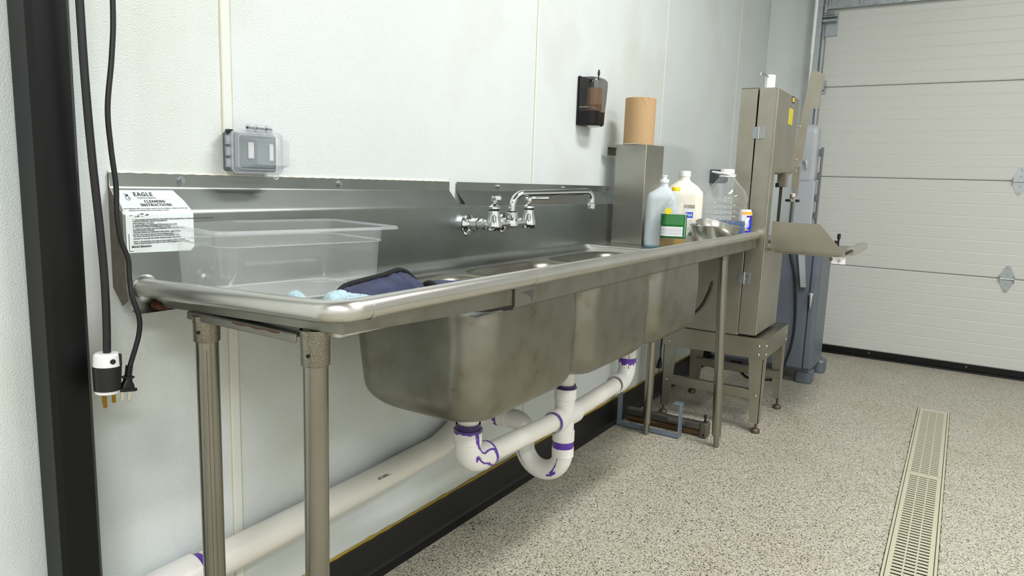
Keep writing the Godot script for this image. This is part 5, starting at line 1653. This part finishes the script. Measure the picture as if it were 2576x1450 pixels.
	part("folded_end", Shape.new().cyl(Vector3(1.0025, 0.9085, 0.498), Vector3(0.999, 0.9085, 0.498), 0.0165, 0.010, 20), mat(Color(0.30, 0.26, 0.08), 0.9), rt)

# ------------------------------------------------------------------ saws
func zy_plane(x: float) -> Transform3D:   # polygons drawn as (z, y), pushed along +x
	return Transform3D(Basis(Vector3(0, 0, 1), Vector3(0, 1, 0), Vector3(1, 0, 0)), Vector3(x, 0, 0))

func poly(a: Array) -> PackedVector2Array:
	return PackedVector2Array(a)

func steel_saw() -> void:
	var t := thing("meat_saw", "stainless meat band saw on a low steel stand, at the far end of the sink", "band saw", Vector3(3.48, 0, 0.38))
	var S: Material = M.saw
	# -- stand
	var x0 := 3.245; var x1 := 3.722; var z0 := 0.142; var z1 := 0.622; var top := 0.447
	var st := Shape.new()
	st.box(Vector3((x0 + x1) / 2, top - 0.0015, (z0 + z1) / 2), Vector3(x1 - x0, 0.003, z1 - z0), 0.001)
	var h := 0.096
	for q in [[Vector3(x0 + 0.0015, top - h / 2, (z0 + z1) / 2), Vector3(0.003, h, z1 - z0)], [Vector3(x1 - 0.0015, top - h / 2, (z0 + z1) / 2), Vector3(0.003, h, z1 - z0)], [Vector3((x0 + x1) / 2, top - h / 2, z0 + 0.0015), Vector3(x1 - x0, h, 0.003)], [Vector3((x0 + x1) / 2, top - h / 2, z1 - 0.0015), Vector3(x1 - x0, h, 0.003)]]:
		st.box(q[0], q[1], 0.001)
	part("stand_top", st, M.saw_top, t)
	for cx in [x0, x1]:
		for cz in [z0, z1]:
			var ix := 1.0 if cx == x0 else -1.0
			var iz := 1.0 if cz == z0 else -1.0
			var l := Shape.new()
			var yb := 0.045
			# two tapering faces meeting at the corner
			l.prism(poly([Vector2(cz + iz * 0.004, top - 0.004), Vector2(cz + iz * 0.078, top - 0.004), Vector2(cz + iz * 0.044, yb), Vector2(cz + iz * 0.004, yb)]), 0.003, zy_plane(cx + ix * 0.004 - (0.0 if ix > 0 else 0.003)))
			l.prism(poly([Vector2(cx + ix * 0.004, top - 0.004), Vector2(cx + ix * 0.078, top - 0.004), Vector2(cx + ix * 0.044, yb), Vector2(cx + ix * 0.004, yb)]), 0.003, Transform3D(Basis(), Vector3(0, 0, cz + iz * 0.004 - (0.0 if iz > 0 else 0.003))))
			var lp := part("stand_leg", l, S, t)
			var c := Vector3(cx + ix * 0.016, 0, cz + iz * 0.016)
			part("foot", Shape.new().lathe(c, [Vector2(0.017, 0.0), Vector2(0.021, 0.003), Vector2(0.0205, 0.014), Vector2(0.015, 0.020), Vector2(0.007, 0.022), Vector2(0.006, 0.024), Vector2(0.006, 0.05)], 20), mat(Color(0.42, 0.37, 0.33), 0.5, 0.8), lp)
			for q in [0.028, 0.068]:
				for side in 2:
					var p := Vector3(cx, top - q - 0.008, cz + iz * 0.028) if side == 0 else Vector3(cx + ix * 0.028, top - q - 0.008, cz)
					var o := Vector3(-ix, 0, 0) if side == 0 else Vector3(0, 0, -iz)
					part("rivet", Shape.new().lathe_on(p, p + o, [Vector2(0.0065, 0), Vector2(0.0060, 0.002), Vector2(0.0035, 0.004), Vector2(0.0, 0.0045)], 12, false), M.nickel, lp)
			if iz < 0 or cx == x0:
				var p2 := Vector3(cx + ix * 0.004, 0.178, cz + iz * 0.026)
				part("rivet", Shape.new().lathe_on(p2, p2 + Vector3(-ix, 0, 0), [Vector2(0.0065, 0), Vector2(0.0060, 0.002), Vector2(0.0, 0.0045)], 12, false), M.nickel, lp)
	for cx in [x0 + 0.009, x1 - 0.009]:
		var ix := 1.0 if cx < 3.4 else -1.0
		var br := Shape.new()
		br.box(Vector3(cx, 0.178, (z0 + z1) / 2), Vector3(0.003, 0.042, z1 - z0 - 0.03), 0.001)
		br.box(Vector3(cx + ix * 0.014, 0.1985, (z0 + z1) / 2), Vector3(0.028, 0.003, z1 - z0 - 0.05), 0.001)
		part("stretcher", br, S, t)
	# -- body: lower cabinet, spine and head behind the door
	var xl := 3.222
	var body := Shape.new()
	body.box(Vector3((xl + 3.622) / 2, (top + 0.006 + 0.845) / 2, (0.175 + 0.500) / 2), Vector3(3.622 - xl, 0.845 - top - 0.006, 0.325), 0.004)
	var cshape := poly([Vector2(xl, 0.84), Vector2(3.300, 0.84), Vector2(3.300, 1.195), Vector2(3.66, 1.195), Vector2(3.66, 1.548), Vector2(3.655, 1.555), Vector2(xl + 0.005, 1.555), Vector2(xl, 1.55)])
	body.prism(cshape, 0.072, Transform3D(Basis(), Vector3(0, 0, 0.429)))
	part("body", body, S, t)
	part("base_skid", Shape.new().box(Vector3(3.42, top + 0.004, 0.36), Vector3(0.36, 0.010, 0.36), 0.002), M.dark, t)
	# -- door: one folded cover over cabinet, spine and head
	var d := Shape.new()
	d.xf = Transform3D(Basis(Vector3(1, 0, 0), 0.006), Vector3(0, 0.462, 0.5020))
	var dy := 0.462
	var door := poly([Vector2(xl, 0.0), Vector2(3.622, 0.0), Vector2(3.622, 0.855 - dy), Vector2(3.292, 0.855 - dy), Vector2(3.292, 1.192 - dy), Vector2(3.665, 1.192 - dy), Vector2(3.665, 1.553 - dy), Vector2(xl, 1.553 - dy)])
	d.prism(door, 0.069, Transform3D(Basis(), Vector3(0, 0, 0.0)))
	var inset := poly([Vector2(xl + 0.004, 0.004), Vector2(3.618, 0.004), Vector2(3.618, 0.851 - dy), Vector2(3.288, 0.851 - dy), Vector2(3.288, 1.196 - dy), Vector2(3.661, 1.196 - dy), Vector2(3.661, 1.549 - dy), Vector2(xl + 0.004, 1.549 - dy)])
	d.prism(inset, 0.010, Transform3D(Basis(), Vector3(0, 0, 0.069)))
	var dr := part("door", d, S, t)
	# bright folded edge
	var e := Shape.new()
	e.xf = d.xf
	e.tube([Vector3(xl + 0.0025, 0.0, 0.0768), Vector3(xl + 0.0025, 1.09, 0.0768)], 0.0016, 8)
	part("folded_edge", e, M.nickel, dr)
	var wl := Shape.new()
	wl.xf = d.xf
	wl.box(Vector3(3.525, 1.534 - dy, 0.0794), Vector3(0.055, 0.030, 0.0006), 0.0)
	part("warning_label", wl, M.ink, dr)
	wl = Shape.new()
	wl.xf = d.xf
	wl.box(Vector3(3.525, 1.534 - dy, 0.0799), Vector3(0.040, 0.020, 0.0006), 0.0)
	part("warning_label", wl, M.yellow, dr)
	wl = Shape.new()
	wl.xf = d.xf
	wl.box(Vector3(3.505, 1.456 - dy, 0.0794), Vector3(0.085, 0.072, 0.0006), 0.0)
	part("yellow_sticker", wl, M.yellow, dr)
	for q in [[1.362, 0.518], [0.719, 0.508]]:
		var hg := Shape.new()
		hg.box(Vector3(xl - 0.0015, q[0], q[1] - 0.0145), Vector3(0.003, 0.052, 0.025), 0.001)
		hg.box(Vector3(xl - 0.0015, q[0], q[1] + 0.0145), Vector3(0.003, 0.052, 0.025), 0.001)
		for k in 4:
			hg.cyl(Vector3(xl - 0.003, q[0] + (0.016 if k < 2 else -0.016), q[1] + (0.017 if k % 2 else -0.017)), Vector3(xl - 0.005, q[0] + (0.016 if k < 2 else -0.016), q[1] + (0.017 if k % 2 else -0.017)), 0.0035, -1, 8)
		var hp := part("door_hinge", hg, M.zinc, t)
		part("hinge_pin", Shape.new().cyl(Vector3(xl - 0.004, q[0] - 0.027, q[1]), Vector3(xl - 0.004, q[0] + 0.027, q[1]), 0.0042, -1, 12), M.nickel, hp)
	# tension knob on top
	part("tension_knob", Shape.new().lathe(Vector3(3.287, 1.553, 0.532), [Vector2(0.018, 0), Vector2(0.022, 0.003), Vector2(0.0225, 0.006), Vector2(0.0225, 0.058), Vector2(0.020, 0.061)], 10), M.white, t, "white tension knob", 25.0)
	var kb := Shape.new()
	kb.tube([Vector3(3.262, 1.604, 0.528), Vector3(3.235, 1.612, 0.512), Vector3(3.225, 1.613, 0.506)], [0.004, 0.005, 0.006], 10)
	part("knob_handle", kb, M.chrome, t)
	# -- throat: blade, guides
	var gd := Shape.new()
	gd.box(Vector3(3.50, 1.164, 0.577), Vector3(0.05, 0.064, 0.040), 0.003)
	part("guide_block", gd, M.saw_top, t)
	part("guide_foot", Shape.new().box(Vector3(3.49, 1.140, 0.560), Vector3(0.035, 0.020, 0.018), 0.003), M.dark, t)
	var blade_mat := mat(Color(0.36, 0.355, 0.33), 0.4, 0.8)
	part("blade", Shape.new().box(Vector3(3.50, 1.01, 0.573), Vector3(0.0015, 0.30, 0.014)), blade_mat, t)
	part("blade_guard", Shape.new().box(Vector3(3.45, 1.014, 0.638), Vector3(0.014, 0.100, 0.010), 0.002), blade_mat, t)
	# -- swinging pusher arm with its toothed plate, tipped up
	var pl := [Vector2(0.667, 1.642), Vector2(0.680, 1.648), Vector2(0.692, 1.646), Vector2(0.712, 1.638), Vector2(0.728, 1.625)]
	var a0 := Vector2(0.728, 1.625); var a1 := Vector2(0.716, 1.489)
	var teeth := 11
	for k in teeth:
		var p := a0.lerp(a1, (k + 0.25) / teeth); var q := a0.lerp(a1, (k + 0.65) / teeth)
		pl.append(Vector2(p.x - 0.003, p.y)); pl.append(Vector2(p.x - 0.008, p.y - 0.004)); pl.append(Vector2(q.x + 0.004, q.y + 0.001))
	pl.append_array([Vector2(0.712, 1.484), Vector2(0.684, 1.485), Vector2(0.680, 1.478), Vector2(0.677, 1.462), Vector2(0.666, 1.261), Vector2(0.654, 1.243), Vector2(0.652, 1.222), Vector2(0.625, 1.222), Vector2(0.622, 1.261), Vector2(0.651, 1.505)])
	var pa := part("pusher_plate", Shape.new().prism(poly(pl), 0.005, zy_plane(3.447)), M.saw_top, t, "toothed steel pusher plate tipped up on its arm")
	for q in [[0.640, 1.257], [0.642, 1.405]]:
		part("rivet", Shape.new().lathe_on(Vector3(3.447, q[1], q[0]), Vector3(3.44, q[1], q[0]), [Vector2(0.006, 0), Vector2(0.005, 0.003), Vector2(0.0, 0.004)], 12, false), M.nickel, pa)
	var ar := Shape.new()
	ar.prism(poly([Vector2(0.628, 1.235), Vector2(0.650, 1.235), Vector2(0.647, 1.118), Vector2(0.629, 1.118)]), 0.008, zy_plane(3.452))
	ar.prism(poly([Vector2(0.648, 1.225), Vector2(0.658, 1.225), Vector2(0.656, 1.094), Vector2(0.648, 1.094)]), 0.006, zy_plane(3.466))
	ar.cyl(Vector3(3.44, 1.20, 0.64), Vector3(3.475, 1.20, 0.64), 0.006, -1, 12)
	ar.box(Vector3(3.46, 1.205, 0.612), Vector3(0.016, 0.012, 0.06), 0.002)
	part("pusher_link", ar, M.saw_top, t)
	var cl := Shape.new()
	cl.box(Vector3(3.452, 1.085, 0.641), Vector3(0.02, 0.044, 0.020), 0.003)
	cl.lathe_on(Vector3(3.442, 1.092, 0.640), Vector3(3.428, 1.092, 0.640), [Vector2(0.013, 0), Vector2(0.013, 0.010), Vector2(0.008, 0.013)], 16)
	part("clamp_knob", cl, M.nickel, t)
	part("clamp_bar", Shape.new().box(Vector3(3.455, 1.071, 0.638), Vector3(0.012, 0.012, 0.062), 0.002), M.dark, t)
	# -- table with its upright guard and front rail
	var tb := Shape.new()
	tb.box(Vector3(3.545, 0.851, 0.745), Vector3(0.49, 0.012, 0.30), 0.003)
	tb.box(Vector3(3.545, 0.841, 0.745), Vector3(0.46, 0.010, 0.27), 0.002)
	part("table", tb, M.saw_top, t)
	var gu := poly([Vector2(0.592, 0.855), Vector2(0.897, 0.855), Vector2(0.894, 0.862), Vector2(0.793, 0.974), Vector2(0.790, 0.976), Vector2(0.592, 0.978)])
	part("table_guard", Shape.new().prism(gu, 0.003, zy_plane(3.299)), M.saw_top, t, "upright steel guard with a slanting front edge")
	var rl := Shape.new()
	rl.prism(poly([Vector2(0.896, 0.842), Vector2(0.904, 0.842), Vector2(0.938, 0.850), Vector2(0.941, 0.872), Vector2(0.930, 0.882), Vector2(0.905, 0.880), Vector2(0.905, 0.875), Vector2(0.927, 0.876), Vector2(0.935, 0.869), Vector2(0.932, 0.854), Vector2(0.902, 0.848), Vector2(0.896, 0.848)]), 0.46, zy_plane(3.31))
	part("front_rail", rl, M.nickel, t)
	var bk := Shape.new()
	bk.box(Vector3(3.318, 0.826, 0.876), Vector3(0.004, 0.036, 0.056), 0.001)
	part("rail_bracket", bk, M.white, t)
	part("bracket_bolt", Shape.new().cyl(Vector3(3.316, 0.825, 0.880), Vector3(3.309, 0.825, 0.880), 0.006, -1, 6), M.nickel, t)
	part("bracket_bolt", Shape.new().cyl(Vector3(3.325, 0.828, 0.850), Vector3(3.312, 0.828, 0.846), 0.008, -1, 10), M.nickel, t)
	part("thumb_screw", Shape.new().lathe_on(Vector3(3.33, 0.853, 0.892), Vector3(3.305, 0.853, 0.892), [Vector2(0.008, 0), Vector2(0.008, 0.008), Vector2(0.005, 0.009), Vector2(0.005, 0.018), Vector2(0.009, 0.019), Vector2(0.009, 0.025)], 12), M.nickel, t)
	for q in [[0.842, 0.916, 0.026], [0.832, 0.889, 0.016]]:
		var kn := Shape.new()
		kn.box(Vector3(3.52, q[1], q[0]), Vector3(0.016, q[2], 0.014), 0.003)
		kn.cyl(Vector3(3.52, 0.857, q[0]), Vector3(3.52, q[1], q[0]), 0.004, -1, 8)
		part("stop_knob", kn, M.dark, t)
	# supply cord hanging behind the sink leg
	part("supply_cord", Shape.new().tube(curve([Vector3(3.30, 0.53, 0.19), Vector3(3.212, 0.50, 0.235), Vector3(3.205, 0.523, 0.283), Vector3(3.205, 0.567, 0.325), Vector3(3.208, 0.628, 0.352), Vector3(3.215, 0.667, 0.362), Vector3(3.235, 0.70, 0.368)], 6), 0.0055, 10), M.rubber, t)

func grey_saw() -> void:
	var t := thing("band_saw", "grey painted floor-standing band saw behind the stainless saw, beside the overhead door", "band saw", Vector3(4.45, 0, 0.40))
	var G: Material = M.grey_paint
	var L: Material = M.grey_light
	var xa := 4.25; var xb := 4.60
	# cabinet and its rounded front door
	part("cabinet", Shape.new().box(Vector3((xa + xb) / 2, 0.45, 0.35), Vector3(xb - xa, 0.72, 0.54), 0.012), G, t)
	var rings := []
	for q in [[0.098, 0.0], [0.104, 0.006], [0.79, 0.006], [0.80, 0.0]]:
		var rg := PackedVector3Array()
		var e: float = q[1]
		for p in [Vector2(xa - e + 0.006, 0.624), Vector2(xb + e - 0.006, 0.624), Vector2(xb + e - 0.006, 0.640 + e), Vector2(xb - 0.004, 0.656 + e), Vector2(xb - 0.024, 0.664 + e), Vector2(xa + 0.030, 0.664 + e), Vector2(xa + 0.010, 0.659 + e), Vector2(xa - e + 0.006, 0.645 + e)]:
			rg.append(Vector3(p.x, q[0], p.y))
		rings.append(rg)
	var dr := part("cabinet_door", Shape.new().loft(rings), G, t, "", 55.0)
	var gro := Shape.new()
	for k in 3: gro.box(Vector3(4.40, 0.17 + 0.018 * k, 0.671), Vector3(0.10, 0.006, 0.003), 0.001)
	for k in 3: gro.lathe_on(Vector3(4.34 + 0.02 * k, 0.235 + 0.03 * k, 0.669), Vector3(4.34 + 0.02 * k, 0.235 + 0.03 * k, 0.674), [Vector2(0.010, 0), Vector2(0.008, 0.004)], 12)
	part("door_relief", gro, G, dr)
	var la := Shape.new()
	la.lathe_on(Vector3(xa - 0.004, 0.535, 0.630), Vector3(xa - 0.020, 0.535, 0.632), [Vector2(0.012, 0), Vector2(0.012, 0.006), Vector2(0.007, 0.008), Vector2(0.007, 0.014)], 14)
	la.tube([Vector3(xa - 0.018, 0.536, 0.632), Vector3(xa - 0.022, 0.50, 0.634), Vector3(xa - 0.018, 0.462, 0.634)], [0.009, 0.008, 0.004], 10)
	part("door_latch", la, M.chrome, dr)
	part("cabinet_bracket", Shape.new().prism(poly([Vector2(0.535, 0.83), Vector2(0.57, 0.83), Vector2(0.600, 0.575), Vector2(0.575, 0.575)]), 0.03, zy_plane(xa - 0.028)), L, t)
	# feet
	for q in [[4.355, 0.620], [4.67, 0.640], [4.355, 0.13], [4.67, 0.13]]:
		var fs := Shape.new()
		var c := Vector3(q[0], 0, q[1])
		var oct := func(w: float, y: float) -> PackedVector3Array: return ring(c + Vector3(0, y, 0), w * 1.25, w, w * 0.28, 0.0, 2)
		fs.loft([oct.call(0.088, 0.0), oct.call(0.096, 0.006), oct.call(0.094, 0.068), oct.call(0.082, 0.080)])
		part("foot", fs, G, t, "", 25.0)
	part("base_frame", Shape.new().box(Vector3(4.50, 0.085, 0.385), Vector3(0.44, 0.02, 0.54), 0.004), G, t)
	part("motor_housing", Shape.new().box(Vector3(4.42, 0.16, 0.20), Vector3(0.16, 0.11, 0.14), 0.012), mat(Color(0.20, 0.21, 0.24), 0.5), t)
	# column and upper wheel housing
	part("column", Shape.new().box(Vector3(4.34, 0.975, 0.540), Vector3(0.17, 0.40, 0.105), 0.008), L, t)
	part("work_table", Shape.new().box(Vector3(4.46, 0.82, 0.42), Vector3(0.44, 0.02, 0.44), 0.004), M.saw_top, t)
	var hc := Vector2(4.303, 1.312)
	var outline := func(w: float, hgt: float) -> PackedVector3Array:
		var out := PackedVector3Array()
		for p in rrect(w, hgt, minf(w, hgt) * 0.5, 10):
			out.append(Vector3(hc.x + p.x, hc.y + p.y, 0))
		return out
	var hr := []
	for q in [[0.485, 0.09, 0.33], [0.490, 0.105, 0.35], [0.560, 0.105, 0.35], [0.578, 0.095, 0.335], [0.587, 0.07, 0.30]]:
		var rg := PackedVector3Array()
		for p in outline.call(q[1], q[2]):
			rg.append(Vector3(p.x, p.y, q[0]))
		hr.append(rg)
	var hd := part("wheel_housing", Shape.new().loft(hr), L, t, "", 50.0)
	var lt := Shape.new()
	lt.tube(curve([Vector3(4.252, 1.282, 0.522), Vector3(4.236, 1.285, 0.532), Vector3(4.232, 1.270, 0.543), Vector3(4.238, 1.246, 0.541)], 4), 0.006, 8)
	part("housing_latch", lt, M.chrome, hd)
	# hinge rod along the front edge
	var rd := Shape.new()
	rd.cyl(Vector3(4.28, 0.93, 0.612), Vector3(4.28, 1.36, 0.612), 0.007, -1, 10)
	for y in [0.98, 1.08, 1.20, 1.33]:
		rd.box(Vector3(4.28, y, 0.606), Vector3(0.022, 0.040, 0.020), 0.003)
	part("hinge_rod", rd, mat(Color(0.45, 0.47, 0.48), 0.4, 0.6), t)
	# power cable down the side, and its loop on the floor
	part("power_cable", Shape.new().tube(curve([Vector3(4.26, 0.80, 0.49), Vector3(4.243, 0.744, 0.505), Vector3(4.238, 0.621, 0.538), Vector3(4.238, 0.416, 0.559), Vector3(4.238, 0.252, 0.556), Vector3(4.235, 0.124, 0.530), Vector3(4.225, 0.03, 0.50), Vector3(4.22, 0.008, 0.44), Vector3(4.19, 0.007, 0.345), Vector3(4.28, 0.007, 0.28), Vector3(4.365, 0.02, 0.252), Vector3(4.38, 0.10, 0.22)], 6), 0.0065, 10), M.rubber, t)
	# spare plug on the wall near the stand
	var p := thing("plug", "small black plug hanging by the wall behind the steel stand's back leg", "plug", Vector3(3.54, 0.17, 0.022))
	var ps := Shape.new()
	ps.lathe_on(Vector3(3.548, 0.205, 0.022), Vector3(3.535, 0.140, 0.022), [Vector2(0.006, 0), Vector2(0.008, 0.01), Vector2(0.013, 0.03), Vector2(0.015, 0.055), Vector2(0.013, 0.06)], 16)
	part("plug_body", ps, M.rubber, p)
	part("plug_cord", Shape.new().tube(curve([Vector3(3.548, 0.205, 0.022), Vector3(3.556, 0.26, 0.018), Vector3(3.60, 0.36, 0.012), Vector3(3.66, 0.42, 0.012)], 6), 0.004, 8), M.rubber, p)
	for k in 2:
		part("prong", Shape.new().box(Vector3(3.530 + 0.010 * k, 0.132, 0.022), Vector3(0.002, 0.02, 0.006)), M.nickel, p)

# ------------------------------------------------------------------ on the floor under the sink's far end
func floor_parts() -> void:
	var t := thing("steel_bracket", "blue-grey painted U-shaped steel bracket standing on the floor under the sink", "bracket", Vector3(2.97, 0, 0.2))
	var s := Shape.new()
	var xc := 2.972; var w := 0.046
	s.box(Vector3(xc + 0.010, 0.094, 0.046), Vector3(w, 0.188, 0.005), 0.001)
	s.box(Vector3(xc, 0.003, 0.195), Vector3(w, 0.006, 0.300), 0.001)
	s.box(Vector3(xc, 0.079, 0.344), Vector3(w, 0.158, 0.005), 0.001)
	s.box(Vector3(xc, 0.1575, 0.328), Vector3(w, 0.005, 0.036), 0.001)
	# edge lip that makes the bottom a shallow angle
	s.box(Vector3(xc - w / 2 + 0.002, 0.014, 0.195), Vector3(0.004, 0.024, 0.298), 0.001)
	part("flat_bar", s, M.frame_grey, t)
	var b := thing("guide_bar", "long worn steel bar with a toothed rack, lying on the floor behind the bracket", "steel bar", Vector3(3.05, 0, 0.25))
	var worn := mat(Color(0.44, 0.43, 0.40), 0.45, 0.85)
	var bronze := mat(Color(0.42, 0.34, 0.24), 0.5, 0.8)
	part("bar", Shape.new().box(Vector3(3.062, 0.046, 0.235), Vector3(0.040, 0.034, 0.37), 0.004), worn, b)
	part("rack_rod", Shape.new().cyl(Vector3(3.050, 0.015, 0.06), Vector3(3.050, 0.015, 0.425), 0.0135, -1, 20), bronze, b)
	var teeth := Shape.new()
	for k in 26:
		teeth.box(Vector3(3.036, 0.026, 0.21 + 0.0085 * k), Vector3(0.006, 0.007, 0.004))
	part("rack_teeth", teeth, bronze, b)
	part("wear_plate", Shape.new().box(Vector3(3.041, 0.048, 0.30), Vector3(0.003, 0.020, 0.08), 0.001), M.nickel, b)
	part("end_block", Shape.new().box(Vector3(3.055, 0.036, 0.432), Vector3(0.060, 0.068, 0.034), 0.006), worn, b)
	part("bolt_hole", Shape.new().cyl(Vector3(3.0252, 0.018, 0.436), Vector3(3.0238, 0.018, 0.436), 0.005, -1, 12), M.hole, b)
	part("thumb_screw", Shape.new().lathe(Vector3(3.060, 0.069, 0.430), [Vector2(0.005, 0), Vector2(0.005, 0.018), Vector2(0.008, 0.020), Vector2(0.0065, 0.032)], 12), M.dark, b)
